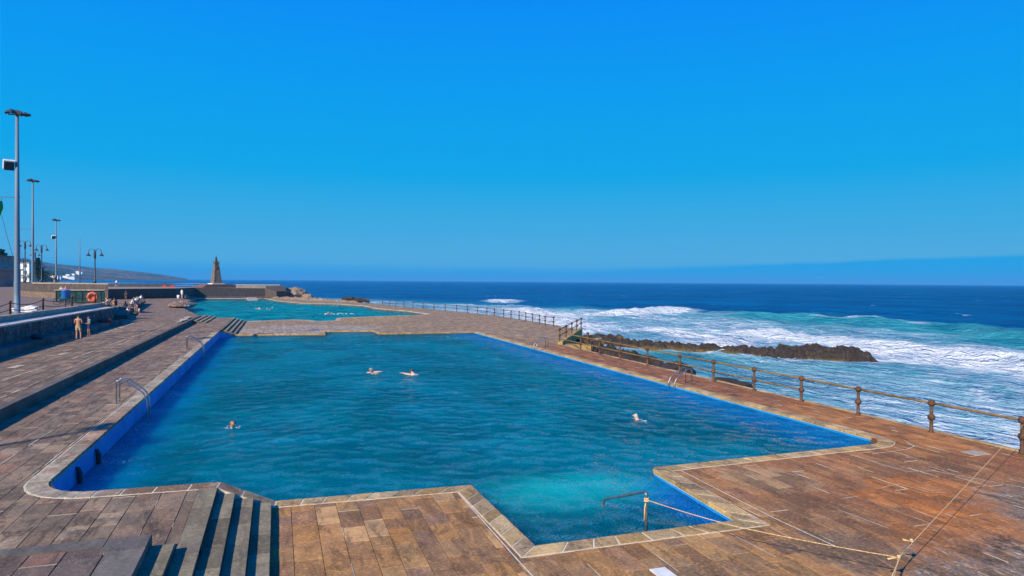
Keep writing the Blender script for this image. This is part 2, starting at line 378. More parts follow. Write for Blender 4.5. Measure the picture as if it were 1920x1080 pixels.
M_pool = pool_water_mat('pool_water', (.0, .20, .262), (.20, .85, .95), .24)
M_pool2 = pool_water_mat('far_pool_water', (.0, .30, .31), (.2, .7, .8), .25)

def sea_mat():
    m, N, out = mat('sea_water'); P = N.pos()
    foam = N.attr('foam'); sh = N.attr('shallow'); X = N.xyz(P)
    st = N.vm('MULTIPLY', P, (1., .9, 1.))
    w = N.noise(P, .10, 3, .5, col=True)
    wp = N.vm('ADD', st, N.vm('SCALE', N.vm('SUBTRACT', w, (.5, .5, .5)), sc=7.))
    a = N.noise(wp, .45, 8, .68, .3); b = N.noise(wp, 2.4, 5, .65); vor = N.n('ShaderNodeTexVoronoi', feature='DISTANCE_TO_EDGE'); N.put(vor.inputs['Vector'], N.vm('ADD', wp, N.vm('SCALE', N.noise(P, .9, 3, col=True), sc=1.6))); vor.inputs['Scale'].default_value = .42
    lace = N.mr(vor.outputs[0], .13, .0)
    q = N.m('ADD', N.m('MULTIPLY', a, .75), N.m('ADD', N.m('MULTIPLY', b, .25), N.m('MULTIPLY', lace, .07)))
    thr = N.mr(foam, 0., 1., .80, .24, False)
    ff = N.mr(q, N.m('SUBTRACT', thr, .11), N.m('ADD', thr, .24))
    # whitecaps far out
    wc = N.noise(N.vm('MULTIPLY', P, (1., .5, 1.)), .11, 5, .70)
    ff = N.m('MAXIMUM', ff, N.mr(wc, .685, .715, 0., .8))
    big = N.noise(P, .022, 4, .6)
    deep = N.mix(N.mr(big, .35, .65), (.0, .075, .22), (.0, .12, .31))
    c = N.mix(sh, deep, N.mix(N.mr(N.noise(P, .12, 4), .4, .62), (.02, .25, .30), (.05, .36, .41)))
    gr = N.mr(foam, .06, .5, 0., .95); c = N.mix(N.m('MULTIPLY', gr, N.mr(a, .26, .50)), c, (.30, .48, .57))
    n1 = N.noise(P, .55, 6, .66); n3 = N.noise(N.vm('MULTIPLY', P, (1., .4, 1.)), .075, 7, .70)
    nrm = N.bump(N.m('ADD', N.m('MULTIPLY', n1, .8), N.m('MULTIPLY', n3, 9.)), 1., 1.0)
    nrm = N.bump(q, .4, .18, nrm)
    dif = N.n('ShaderNodeBsdfDiffuse'); N.put(dif.inputs[0], c); N.put(dif.inputs['Normal'], nrm)
    gl = N.n('ShaderNodeBsdfGlossy'); gl.inputs['Roughness'].default_value = .22; N.put(gl.inputs['Normal'], nrm); gl.inputs[0].default_value = (.8, .9, 1, 1)
    fr = N.n('ShaderNodeFresnel'); fr.inputs[0].default_value = 1.33; N.put(fr.inputs['Normal'], nrm)
    ms = N.n('ShaderNodeMixShader'); N.put(ms.inputs[0], N.m('MINIMUM', N.m('MULTIPLY', fr.outputs[0], .8), .30)); N.L.new(dif.outputs[0], ms.inputs[1]); N.L.new(gl.outputs[0], ms.inputs[2])
    fd = N.n('ShaderNodeBsdfDiffuse'); N.put(fd.inputs[0], N.mix(N.mr(a, .4, .65), (.62, .70, .73), (.84, .85, .85))); N.put(fd.inputs['Normal'], nrm)
    m2 = N.n('ShaderNodeMixShader'); N.put(m2.inputs[0], ff); N.L.new(ms.outputs[0], m2.inputs[1]); N.L.new(fd.outputs[0], m2.inputs[2])
    N.L.new(m2.outputs[0], out.inputs[0]); return m
M_sea = sea_mat()

# ------------------------------------------------------------------ water meshes
def wave_set(n, lmin, lmax, ang, spread, slope, seed):
    g = np.random.default_rng(seed); L = np.exp(g.uniform(np.log(lmin), np.log(lmax), n)); th = ang+g.normal(0, spread, n)
    k = 2*np.pi/L; a = slope*sqrt(2/n)/k; return k*np.cos(th), k*np.sin(th), a, g.uniform(0, 2*pi, n), L
def wave_h(X, Y, ws, cut=None):
    kx, ky, a, ph, L = ws; h = np.zeros_like(X)
    for i in range(len(a)):
        q = a[i]*np.sin(kx[i]*X+ky[i]*Y+ph[i])
        if cut is not None: q = q*np.clip(L[i]/(4*cut)-.5, 0, 1)
        h += q
    return h
def grid_mesh(name, xs, ys, Z, keep, mat_, attrs=None):
    nx, ny = len(xs), len(ys); X, Y = np.meshgrid(xs, ys, indexing='ij')
    co = np.stack([X, Y, Z], -1).reshape(-1, 3)
    i = np.arange(nx-1)[:, None]*ny+np.arange(ny-1)[None, :]
    q = np.stack([i, i+ny, i+ny+1, i+1], -1).reshape(-1, 4)
    if keep is not None:
        k4 = (keep[:-1, :-1] & keep[1:, :-1] & keep[1:, 1:] & keep[:-1, 1:]).reshape(-1); q = q[k4]
    me = bpy.data.meshes.new(name); me.vertices.add(len(co)); me.vertices.foreach_set('co', co.ravel().astype(np.float32))
    me.loops.add(q.size); me.loops.foreach_set('vertex_index', q.ravel().astype(np.int32))
    me.polygons.add(len(q)); me.polygons.foreach_set('loop_start', np.arange(len(q), dtype=np.int32)*4)
    me.polygons.foreach_set('loop_total', np.full(len(q), 4, dtype=np.int32)); me.polygons.foreach_set('use_smooth', np.ones(len(q), bool))
    me.update(calc_edges=True)
    for k, v in (attrs or {}).items():
        at = me.attributes.new(k, 'FLOAT', 'POINT'); at.data.foreach_set('value', v.reshape(-1).astype(np.float32))
    me.materials.append(mat_); return struct(link(name, me))
def graded(a, b, s, far_lo, far_hi, g=1.05):
    mid = list(np.arange(a, b, s)); lo, hi = [], []
    st, x = s, mid[0]
    while x > far_lo: st *= g; x -= st; lo.append(x)
    st, x = s, mid[-1]
    while x < far_hi: st *= g; x += st; hi.append(x)
    return np.array(lo[::-1]+mid+hi)
def in_poly(X, Y, poly):
    ins = np.zeros(X.shape, bool); n = len(poly)
    for i in range(n):
        x1, y1 = poly[i]; x2, y2 = poly[(i+1) % n]
        if y1 == y2: continue
        c = ((y1 > Y) != (y2 > Y)) & (X < (x2-x1)*(Y-y1)/(y2-y1)+x1); ins ^= c
    return ins
def dist_line(X, Y, pts):
    """distance to a polyline and signed side"""
    best = np.full(X.shape, 1e9)
    for (x1, y1), (x2, y2) in zip(pts[:-1], pts[1:]):
        dx, dy = x2-x1, y2-y1; t = np.clip(((X-x1)*dx+(Y-y1)*dy)/(dx*dx+dy*dy), 0, 1)
        best = np.minimum(best, np.hypot(X-x1-t*dx, Y-y1-t*dy))
    return best
def vnoise(X, Y, s, seed=0):
    g = np.random.default_rng(seed); T = g.random((256, 256)); x, y = X/s, Y/s
    xi, yi = np.floor(x).astype(int), np.floor(y).astype(int); fx, fy = x-xi, y-yi; fx = fx*fx*(3-2*fx); fy = fy*fy*(3-2*fy)
    f = lambda a, b: T[a % 256, b % 256]
    return (f(xi, yi)*(1-fx)+f(xi+1, yi)*fx)*(1-fy)+(f(xi, yi+1)*(1-fx)+f(xi+1, yi+1)*fx)*fy

# outline of the near pool, anticlockwise seen from above, (x, y, z of the deck edge)
def arc(cx, cy, r, a0, a1, n, z): return [(cx+r*cos(radians(a0+(a1-a0)*i/n)), cy+r*sin(radians(a0+(a1-a0)*i/n)), z) for i in range(n+1)]
XL, XR = -5.0, 19.1
POOL = arc(XL+1.25, 17.2+1.25, 1.25, 180, 270, 7, .5)+[(-1.25, 17.1, .5), (-.02, 16.9, 0.), (4.65, 16.75, 0.), (4.78, 12.5, 0.), (9.62, 12.5, 0.), (9.9, 16.62, 0.), (10.05, 16.8, 0.)] \
    + arc(XR-.95, 17.1+.95, .95, 270, 360, 6, 0.)+[(XR, 67.6, 0.), (9.5, 67.6, 0.), (9.3, 71.4, 0.), (4.5, 72.2, 0.), (4.35, 68.2, 0.), (-3.8, 69.3, 0.), (-5.0, 67.2, .5)]
P2 = [(p[0], p[1]) for p in POOL]

xs = np.arange(XL-.2, XR+.25, .085); ys = np.concatenate([np.arange(12.3, 45, .085), np.arange(45, 72.6, .14)])
X, Y = np.meshgrid(xs, ys, indexing='ij')
wl = -.18
ws = wave_set(70, .5, 2.0, radians(-34), .5, .045, 3); ws2 = wave_set(24, .5, 1.6, radians(60), .6, .04, 5)
calm = .35+.65*np.clip((dist_line(X, Y, P2+[P2[0]])-.1)/2.5, 0, 1)*(.65+.6*vnoise(X, Y, 4.5, 2))
Z = wl+(wave_h(X, Y, ws)+wave_h(X, Y, ws2))*calm
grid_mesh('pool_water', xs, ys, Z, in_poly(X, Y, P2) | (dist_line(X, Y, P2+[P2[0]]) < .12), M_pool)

# far pool
FAR = [(-4.49, 90.29), (1.94, 93.6), (3.81, 92.06), (4.64, 89.2), (7.01, 90.17), (7.67, 96.48), (12.96, 99.01), (19.38, 101.65), (22.33, 104.43), (20.85, 116.11),
       (17.15, 128.12), (16.54, 142), (12.19, 153.46), (4.61, 160.05), (0.04, 176.67), (-3.32, 199), (-19.9, 195), (-18.6, 165.33), (-14.34, 122.61), (-10.28, 100.08), (-8.3, 92.8), (-6.61, 90.4)]
xs = np.arange(-22, 24, .4); ys = np.arange(88, 203, .45); X, Y = np.meshgrid(xs, ys, indexing='ij')
Z = -.35+wave_h(X, Y, wave_set(30, 1.8, 5, radians(-32), .5, .10, 8))
grid_mesh('far_pool_water', xs, ys, Z, in_poly(X, Y, FAR) | (dist_line(X, Y, FAR+[FAR[0]]) < .5), M_pool2)

# sea
LAND = [(-200, -200), (21.5, -200), (21.5, 51), (23, 54), (30, 72), (30.8, 84), (30.6, 98), (28, 112), (24, 129), (21, 146), (17, 162), (2, 205), (-30, 212), (-38, 170), (-60, 230), (-200, 260)]
xs = graded(22, 112, .42, -9000, 30000, 1.055); ys = graded(16, 150, .5, -300, 32000, 1.05)
X, Y = np.meshgrid(xs, ys, indexing='ij')
cell = np.maximum(np.gradient(xs)[:, None], np.gradient(ys)[None, :])
wsea = wave_set(80, 1.4, 24, radians(180), .6, .17, 21)
jag = (vnoise(X, Y, 9, 4)-.5)*7+(vnoise(X, Y, 3, 6)-.5)*3
dl = lambda pts, w=1.: dist_line(X+jag*.55*w, Y, pts)
# where the surf begins (seen from the deck) and how the crests run
EDGE = [(60, -20), (92, 40), (99, 67), (97, 85), (108, 105), (112, 127), (89, 145), (69, 182), (50, 215), (30, 262), (0, 300)]
surf_poly = [(0, -60)]+EDGE+[(-100, 300), (-100, -60)]
ins = in_poly(X+jag, Y+jag, surf_poly)
de = dist_line(X, Y, EDGE); sgn = np.where(ins, de, -de)
shallow = np.clip((sgn+14)/24, 0, 1)*np.clip(.55+.9*vnoise(X, Y, 17, 9), 0, 1)
belt = in_poly(X+jag*1.3, Y+jag, [(0, -60), (52, 20), (64, 55), (73, 75), (78, 100), (80, 132), (72, 170), (60, 200), (40, 235), (20, 262), (-100, 262), (-100, -60)])
db = np.where(belt, 1., 0.)
foam = .19*ins+.19*db+.34*(vnoise(X, Y, 12, 12)-.5)*ins
B1 = [(56, 24), (60, 34), (62.5, 44), (62.5, 50), (64, 57), (64, 64), (62, 72), (64.5, 80)]
d1 = dl(B1, .5); front = (X+jag*.28 < np.interp(Y, [p[1] for p in B1], [p[0] for p in B1]))
b1w = np.clip((Y-22)/10, 0, 1)*np.clip((68-Y)/12, .45, 1)
foam += b1w*(2.3*np.exp(-(d1/4.4)**2)+.55*np.exp(-(d1/9)**2)*(~front))
B1b = [(45, 62), (50, 70), (53, 80), (52, 90)]
foam += .75*np.exp(-(dl(B1b)/2.6)**2)
B2 = [(72, 137), (79, 141), (87, 146), (97, 155)]
foam += 1.4*np.exp(-(dl(B2)/6.)**2)
B2b = [(58, 160), (52, 128), (47, 108), (42, 92)]
foam += .6*np.exp(-(dl(B2b)/6.)**2)
B4 = [(72, 222), (78, 236)]
foam += .9*np.exp(-(dl(B4)/6)**2)
B3 = [(93, 60), (101, 78), (104, 90), (103, 100), (101, 112), (97, 124)]
d3 = dl(B3, .3); b3w = np.clip((Y-50)/14, 0, 1)*np.clip((130-Y)/12, 0, 1)
B3c = [(101.4, 84), (103, 92), (102, 101), (100, 110)]
foam += .6*np.exp(-(dl(B3c)/1.6)**2)*(.4+vnoise(X, Y, 2.5, 3))
foam -= .20*b3w*np.exp(-((d3-3)/5)**2)
# calmer dark water behind the reef and beside the wall
foam -= .22*np.exp(-(dist_line(X, Y, [(27, 34), (36, 52), (38, 60)])/6)**2)
foam += .16*np.exp(-(dist_line(X, Y, [(30, 18), (23.5, 30), (23, 50)])/2.0)**2)
foam += .14*np.exp(-(dist_line(X, Y, [(30, 8), (34, 24), (33, 34)])/7)**2)
# around the rocks
foam += .35*np.exp(-(dist_line(X, Y, [(34, 76), (39, 66), (45.5, 58), (47.3, 53), (53, 50)])/3.2)**2)
foam += .5*np.exp(-(dist_line(X, Y, [(30.6, 74), (31.5, 86), (31, 98), (28.6, 112), (24.6, 129), (21.6, 146), (17.5, 163), (3, 206)])/4.5)**2)
# surf along the far bay on the left
bay = np.exp(-(dist_line(X, Y, [(-420, 1500), (-330, 1150), (-240, 1220), (-150, 1180)])/60)**2)*np.clip((vnoise(X, Y, 60, 31)-.2)*2.2, 0, 1)+.9*np.exp(-(dist_line(X, Y, [(-240, 800), (-150, 860), (-90, 850)])/30)**2)*np.clip((vnoise(X, Y, 40, 33)-.2)*2, 0, 1)
foam += .8*bay
shallow = np.clip(shallow+.5*bay+.9*b3w*np.exp(-(d3/6)**2), 0, 1)*1.
shallow[cell > 60] *= .3
Z = -2.+wave_h(X, Y, wsea, cell)*np.clip(.25+(X-22)/110, .25, 1.)
sb = np.where(front, np.exp(-(d1/2.0)**2), np.exp(-(d1/5.)**2)); Z += .95*b1w*sb*(.75+.5*vnoise(X, Y, 2.2, 40))
Z += .75*np.exp(-(dl(B2)/4.5)**2)*(.7+.6*vnoise(X, Y, 2.5, 41))+.8*np.exp(-(dl(B4)/5)**2)+.5*np.exp(-(dl(B1b)/2.4)**2)+.5*np.exp(-(dl(B2b)/4)**2)
Z += .95*b3w*np.exp(-(d3/4.2)**2)
fm = np.clip(foam, 0, 1); fine = cell < 1.5
Z += fine*fm*.22*(vnoise(X, Y, 1.1, 50)+.6*vnoise(X, Y, .55, 51)-.8)
Z -= (np.hypot(X, Y)/1000)**2*.02
grid_mesh('sea', xs, ys, Z, ~in_poly(X, Y, LAND), M_sea, {'foam': fm, 'shallow': shallow})

# ------------------------------------------------------------------ pool basins
def offset_path(pts, d):
    """closed anticlockwise outline moved outwards by d, mitred"""
    n = len(pts); out = []
    for i in range(n):
        a, b, c = Vector(pts[i-1][:2]), Vector(pts[i][:2]), Vector(pts[(i+1) % n][:2])
        e1, e2 = (b-a).normalized(), (c-b).normalized(); n1, n2 = Vector((e1.y, -e1.x)), Vector((e2.y, -e2.x))
        m_ = (n1+n2).normalized(); k = d/max(.45, m_.dot(n1)); out.append((b.x+m_.x*k, b.y+m_.y*k))
    return out
def basin(name, pts, ztops, floor_z):
    inner = offset_path(pts, -.012); n = len(pts)
    b = MB(); vs = [(*p, z) for p, z in zip(inner, ztops)]+[(*p, floor_z-.1) for p in inner]
    b.add(vs, [(i, (i+1) % n, (i+1) % n+n, i+n) for i in range(n)])
    w = struct(b.obj(name, M_blue)); w.data.materials.append(M_border)
    if name == 'pool_wall':
        for p in w.data.polygons:
            if p.center.y > 67.4 and p.center.x > -3.5: p.material_index = 1
    else:
        for p in w.data.polygons: p.material_index = 1
    struct(slab(name+'_floor', [tuple(p) for p in offset_path(pts, .2)], floor_z, floor_z-.05, M_floor)); return w
basin('pool_wall', P2, [p[2]-.02 for p in POOL], -1.75)
basin('far_pool_wall', FAR, [-.08]*len(FAR), -1.7)
# steps under water at the head of the bay
sb_ = MB()
for i, (y0, y1, zt) in enumerate([(12.52, 12.95, -.45), (12.95, 13.35, -.7), (13.35, 13.75, -.95), (13.75, 14.15, -1.2)]): sb_.box(4.86, 9.58, y0, y1, -1.9, zt, .4)
st = sb_.obj('underwater_stairs', stone('algae_stone', [(.03, .06, .08), (.05, .08, .09)], specks=.8)); tag(st, 'dark submerged steps below the bent steel handrail in the pool inlet', 'stairs')

# coping
def coping(name, pts, width, mat_fn, parts, step=.62, closed=True):
    n = len(pts); inn = offset_path(pts, -.035); out = offset_path(pts, width); bin_ = offset_path(pts, -.022); bout = offset_path(pts, width+.012)
    bed = MB(); fsx = []
    vs = [(*p, q[2]-.004) for p, q in zip(bin_, pts)]+[(*p, q[2]-.004) for p, q in zip(bout, pts)]+[(*p, q[2]-.105) for p, q in zip(bin_, pts)]+[(*p, q[2]-.2) for p, q in zip(bout, pts)]
    for i in range(n):
        j = (i+1) % n; fsx += [(i, i+n, j+n, j), (i+2*n, i, j, j+2*n), (i+n, i+3*n, j+3*n, j+n), (i+2*n, j+2*n, j+3*n, i+3*n)]
    bed.add(vs, fsx); root = struct(bed.obj(name, M_mortar)); c = 0; rest = {}
    for i in range(n):
        j = (i+1) % n; L = (Vector(pts[j])-Vector(pts[i])).length; k = max(1, round(L/step)); cuts = [0]
        for q in range(1, k): cuts.append((q+random.uniform(-.18, .18))/k)
        cuts.append(1)
        for a, b in zip(cuts[:-1], cuts[1:]):
            g = .012/L; a2, b2 = (a+g if a > 0 else a+g), (b-g if b < 1 else b-g)
            I0, I1, O0, O1 = Vector(inn[i]), Vector(inn[j]), Vector(out[i]), Vector(out[j])
            p = [I0.lerp(I1, a2), I0.lerp(I1, b2), O0.lerp(O1, b2), O0.lerp(O1, a2)]; z0, z1 = pts[i][2], pts[j][2]
            # keep a joint at the outer side
            for q_, w_ in ((3, 0), (2, 1)): p[q_] = p[q_]+(p[w_]-p[q_]).normalized()*.012
            za, zb = z0+(z1-z0)*a2, z0+(z1-z0)*b2; jz = random.uniform(.004, .009)
            zt = [za+jz, zb+jz, zb+jz, za+jz]; poly = [tuple(v) for v in p]
            mm = mat_fn((poly[0][0]+poly[2][0])/2, (poly[0][1]+poly[2][1])/2)
            near = Vector((*poly[0], 0)).length < parts
            if near: b_ = MB(); b_.prism(poly, [q-.09 for q in zt], zt, random.random()*.98+.01, .012); b_.obj('coping_stone', mm, root)
            else: rest.setdefault(mm.name, (MB(), mm))[0].prism(poly, [q-.09 for q in zt], zt, random.random()*.98+.01, .012)
    for b_, mm in rest.values(): tag(b_.obj('coping_stones', mm, root), kind='stuff')
    return root
coping('pool_coping', POOL, .43, lambda x, y: M_coping_grey if x < -.7 and y < 68 else M_coping_tan, 55)
FARC = [(p[0], p[1], 0. if p[0] > -5 else .1) for p in FAR]
cf = coping('far_pool_coping', FARC, .6, lambda x, y: M_white if x < -5 else M_pale, 0, 1.5)

# ------------------------------------------------------------------ paving
def paving(parent, rects, z, m_, width, length, parts_left, name='paving_stone'):
    """rects: (x0, x1, y0, y1) run lines of stones along y; nearest stones are parts, the rest one joined part"""
    stones = []
    for x0, x1, y0, y1 in rects:
        x = x0
        while x < x1-.05:
            w = min(random.uniform(*width), x1-x)
            if x1-(x+w) < .15: w = x1-x
            y = y0-random.uniform(0, .5)
            while y < y1-.02:
                L = random.uniform(*length); e = min(y+L, y1); s_ = max(y, y0)
                if y1-e < .2: e = y1
                if e-s_ > .03: stones.append((x, x+w, s_, e))
                y = e if e < y1 else y1
            x += w
    def vis(s):
        cx, cy = (s[0]+s[1])/2, (s[2]+s[3])/2; az = math.degrees(atan2(cx, cy)); return hypot(cx, cy) if -19.5 < az < 57.5 and hypot(cx, cy) > 9.5 else 900+hypot(cx, cy)
    hypot = math.hypot
    stones.sort(key=vis); rest = MB(); pale = MB()
    for i, (a, b, c, d_) in enumerate(stones):
        g = .006; jz = random.uniform(-.013, -.007); tl = [jz+random.uniform(-.003, .003) for _ in range(4)]
        r = random.random()*.98+.01
        tgt = MB() if i < parts_left else rest
        tgt.prism([(a+g, c+g), (b-g, c+g), (b-g, d_-g), (a+g, d_-g)], z-.05, [z+q for q in tl], r, .006)
        if i < parts_left: tgt.obj(name, m_, parent)
        if i < 900 and random.random() < .22:
            if random.random() < .6: y0_ = c+(d_-c)*random.uniform(0, .5); y1_ = y0_+(d_-y0_)*random.uniform(.4, 1); pale.prism([(b-.007, y0_), (b+.007, y0_), (b+.007, y1_), (b-.007, y1_)], z-.03, z-.0035)
            else: pale.prism([(a+g, d_-.007), (b-g, d_-.007), (b-g, d_+.007), (a+g, d_+.007)], z-.03, z-.0035)
    if pale.v: tag(pale.obj('joint_mortar', M_mortar2, parent), kind='stuff')
    if rest.v: tag(rest.obj(name+'s', m_, parent), kind='stuff')

cw = .43
near_deck = struct(slab('near_deck', [(-.2, -4), (-.2, 16.88), (4.65, 16.74), (4.78, 12.48), (9.62, 12.48), (9.9, 16.62), (10.05, 16.78), (18.15, 17.08), (18.6, 17.2), (21.95, 17.2), (21.95, -4)], -.022, -3, M_joint_low))
paving(near_deck, [(-.13, 4.22, 4, 16.55), (4.22, 4.5, 4, 16.4), (4.5, 9.95, 4, 12.25), (9.95, 10.2, 4, 16.4), (10.2, 18.1, 4, 16.75), (18.1, 19.4, 4, 17.0), (19.4, 21.9, 4, 17.2)], 0, M_low, (.40, .52), (.6, 1.25), 300)
walk = struct(slab('sea_walkway', [(18.6, 17.2), (21.95, 17.2), (21.95, 51.5), (22.2, 52.2), (30.9, 67.2), (31.2, 72), (31.4, 84), (31.2, 98), (28.9, 112), (24.8, 129), (21.6, 146), (17.3, 163), (3, 206), (-3.32, 199.2), (.04, 176.9), (4.7, 160.2), (12.3, 153.6), (16.7, 142), (17.3, 128.2), (21, 116.2), (22.5, 104.4), (19.4, 101.5),
                 (12.96, 98.9), (7.8, 96.4), (7.2, 90), (4.6, 89), (3.7, 91.9), (1.94, 93.4), (-3.8, 90.1), (-3.8, 69.3), (4.35, 68.2), (4.5, 72.2), (9.3, 71.4), (9.5, 67.6), (19.1, 67.6), (19.1, 18.05), (18.9, 17.5)], -.001, -3, M_walk))
walk.data.materials.append(M_far)
for p in walk.data.polygons:
    if p.center.y > 56: p.material_index = 1
paving(walk, [(19.3, 21.9, 17.2, 50)], .012, M_low, (.40, .52), (.6, 1.25), 0)
# edge kerb along the sea
kb = MB(); y = 5.
while y < 51: L = random.uniform(.9, 1.4); kb.prism([(21.93, y), (22.2, y), (22.2, y+L-.012), (21.93, y+L-.012)], -.4, random.uniform(.0, .012), random.random()*.9+.05, .015); y += L
tag(kb.obj('edge_stones', M_coping_tan, walk), kind='stuff')

# left terrace by the pool (z .5) and the flight of four steps down to the near deck
lt = struct(slab('pool_terrace', [(-8.7, -4), (-8.7, 45), (-5.0, 45), (-5.0, 18.45), (-4.6, 17.55), (-3.75, 17.2), (-1.25, 17.1), (-1.25, 13.0), (-1.62, 13.0), (-1.62, -4)], .478, -3, M_dirt))
paving(lt, [(-8.55, -5.2, 13.12, 45), (-5.2, -4.8, 13.12, 17.6), (-4.8, -4.3, 13.12, 17.1), (-4.3, -1.66, 13.12, 16.85)], .5, M_A, (.42, .56), (.6, 1.1), 280)
far_lt = struct(slab('pool_terrace_far', [(-8.7, 45), (-8.7, 92), (-8.3, 92.8), (-6.61, 90.4), (-5.2, 90.2), (-5.0, 90), (-5.0, 45)], .497, -3, M_A_far))
# terrace above (z .9)
up_t = struct(slab('upper_terrace', [(-15.3, 20), (-15.3, 50), (-8.7, 50), (-8.7, 20)], .878, -3, M_dirt))
paving(up_t, [(-15, -8.85, 22, 50)], .9, M_M, (.42, .56), (.7, 1.2), 120)
up_far = struct(slab('upper_terrace_far', [(-8.56, 50), (-15.3, 50), (-15.3, 80), (-19.4, 96), (-29.5, 124), (-34, 158), (-22, 175), (-21, 203), (-19.9, 196), (-18.6, 165.33), (-14.34, 122.61), (-10.28, 100.08), (-8.3, 92.8), (-8.6, 92)],
       [.897, .897, .897, .9, .9, .9, .9, .6, .3, .3, .35, .45, .497, .7], -3, M_M_far))
# kerb of the upper terrace: grey border stones and the dark riser below them
kb = MB(); y = 13.
while y < 88: L = random.uniform(1.0, 1.5); kb.prism([(-8.84, y), (-8.55, y), (-8.55, y+L-.01), (-8.84, y+L-.01)], .45, .9+random.uniform(0, .006), random.random()*.9+.05, .012); y += L
tag(kb.obj('border_stones', M_border, up_t), kind='stuff')

# foreground block of the upper terrace (bottom left) with its two steps
fb = struct(slab('near_upper_terrace', [(-8.7, -4), (-8.7, 13.1), (-2.1, 13.1), (-2.1, -4)], .778, -1, M_dirt))
paving(fb, [(-8.5, -2.62, 4, 12.72)], .8, stone('upper_near_stone', [(.17, .125, .095), (.25, .155, .11), (.20, .155, .125), (.34, .165, .105)], specks=.9), (.42, .55), (.7, 1.3), 60)
for (a, b, c, d_) in [(-8.55, -6.2, 12.74, 13.1), (-6.19, -4.3, 12.74, 13.1), (-4.29, -2.7, 12.74, 13.1)]:
    b_ = MB(); b_.box(a, b, c, d_, .60, .802, random.random()); b_.obj('border_stone', M_border, fb)
for i, (c, d_) in enumerate([(12.45, 13.1), (11.2, 12.44), (9.9, 11.19), (8, 9.89)]):
    b_ = MB(); b_.prism([(-2.60 if i else -2.69, c), (-2.03, c), (-2.03, d_), (-2.60 if i else -2.69, d_)], .55, .803, random.random()*.9+.05, .008); b_.obj('border_stone', M_border, fb)
def flight(name, label, x_edges, zs, y0, y1, base_z, joints, body_x0):
    t = thing(name, label, 'steps', (x_edges[0], y0, base_z))
    for i, (xe, zt) in enumerate(zip(x_edges[1:], zs)):
        x0 = x_edges[i]-.02; b_ = MB(); b_.box(x0-x_edges[0], xe-.006-x_edges[0], 0, y1[i]-y0, -.3, zt-.03-base_z, .3)
        s_ = b_.obj('step', M_border, t); y = y0
        while y < y1[i]-.01:
            L = random.uniform(*joints); e = y+L
            if y1[i]-e < .4: e = y1[i]
            m_ = MB(); m_.prism([(x0+.022-x_edges[0], y-y0+.004), (xe-x_edges[0], y-y0+.004), (xe-x_edges[0], e-y0-.004), (x0+.022-x_edges[0], e-y0-.004)], zt-.035-base_z, zt-base_z+random.uniform(-.002, .002), random.random()*.9+.05, .007)
            m_.obj('tread_stone', M_step, s_); y = e
    return t
flight('stone_steps', 'four grey stone steps down from the left terrace to the tan deck, nearest the camera', [-1.66, -1.27, -.89, -.5, -.12], [.503, .375, .25, .125], 4, [16.72, 16.60, 16.54, 16.48], 0, (.9, 1.6), 0)
flight('stone_steps', 'short pair of grey steps below the raised block in the bottom left corner', [-2.03, -1.66], [.65], 4, [12.98], 0, (.9, 1.5), 0)
flight('stone_steps', 'four dark steps at the far left corner of the near pool, beside the far pool', [-5.3, -4.9, -4.5, -4.1, -3.72], [.50, .375, .25, .125], 69.4, [90.3]*4, 0, (3, 5), 0)
flight('stone_steps', 'three dark steps at the far end of the raised terrace kerb', [-8.56, -8.1, -7.65, -7.2], [.80, .70, .60], 79.5, [91.5]*3, 0, (3, 5), 0)

# two pale plates let into the deck
b_ = MB(); b_.prism([(6.38, 10.25), (6.70, 10.25), (6.70, 10.85), (6.38, 10.85)], -.01, .008, .5, .003); tag(b_.obj('cover_plate', M_white), 'small white cover plate set in the tan paving at the bottom edge', 'cover plate')
b_ = MB(); b_.prism([(20.1, 15.05), (20.75, 15.05), (20.75, 15.55), (20.1, 15.55)], -.01, .009, .5, .003); tag(b_.obj('cover_plate', M_pale), 'pale stone cover plate in the rust brown walkway near the railing', 'cover plate')
# light mortar lines that show in the rust coloured paving
mj = MB()
def mortar(pts, z=.005, w=.018):
    for (a, b) in zip(pts[:-1], pts[1:]):
        v = Vector((b[0]-a[0], b[1]-a[1])); nrm = Vector((-v.y, v.x)).normalized()*w
        mj.add([(a[0]-nrm.x, a[1]-nrm.y, z), (b[0]-nrm.x, b[1]-nrm.y, z), (b[0]+nrm.x, b[1]+nrm.y, z), (a[0]+nrm.x, a[1]+nrm.y, z)], [(0, 1, 2, 3)])
mortar([(16.45, 16.25), (16.5, 14.35), (17.3, 14.15), (17.45, 13.75), (18.1, 12.3), (18.2, 9.5)], .004, .014); mortar([(17.6, 14.6), (17.5, 13.7)], .004, .012)
mortar([(10.55, 16.3), (10.4, 12.4), (10.45, 10.6)], .004, .016); mortar([(4.2, 16.2), (4.25, 12.0), (4.3, 10)], .004, .014); mortar([(12.96, 15.7), (13.33, 14.9)], .004, .01)
mortar([(14.6, 13.4), (15.3, 13.5), (15.4, 12.7), (15.8, 12.6)], .004, .01); mortar([(12.2, 12.4), (12.3, 11.1)], .004, .01); mortar([(8.9, 11.9), (8.95, 10.6)], .004, .009)
mortar([(19.7, 17.2), (19.3, 16.5), (18.7, 16.25), (17.2, 16.15)], .004, .014)
tag(mj.obj('mortar_lines', M_mortar, near_deck), kind='stuff')
mj = MB()
random.seed(5)
def broken(pts, z, w):
    for (a, b) in zip(pts[:-1], pts[1:]):
        L = math.dist(a, b); q = 0.
        while q < L:
            e = min(L, q+random.uniform(.5, 1.6)); pa = [a[k]+(b[k]-a[k])*q/L for k in (0, 1)]; pb = [a[k]+(b[k]-a[k])*e/L for k in (0, 1)]
            mortar([pa, pb], z, w*random.uniform(.5, 1.5)); q = e+random.choice([.02, .05, .5, 1.0])
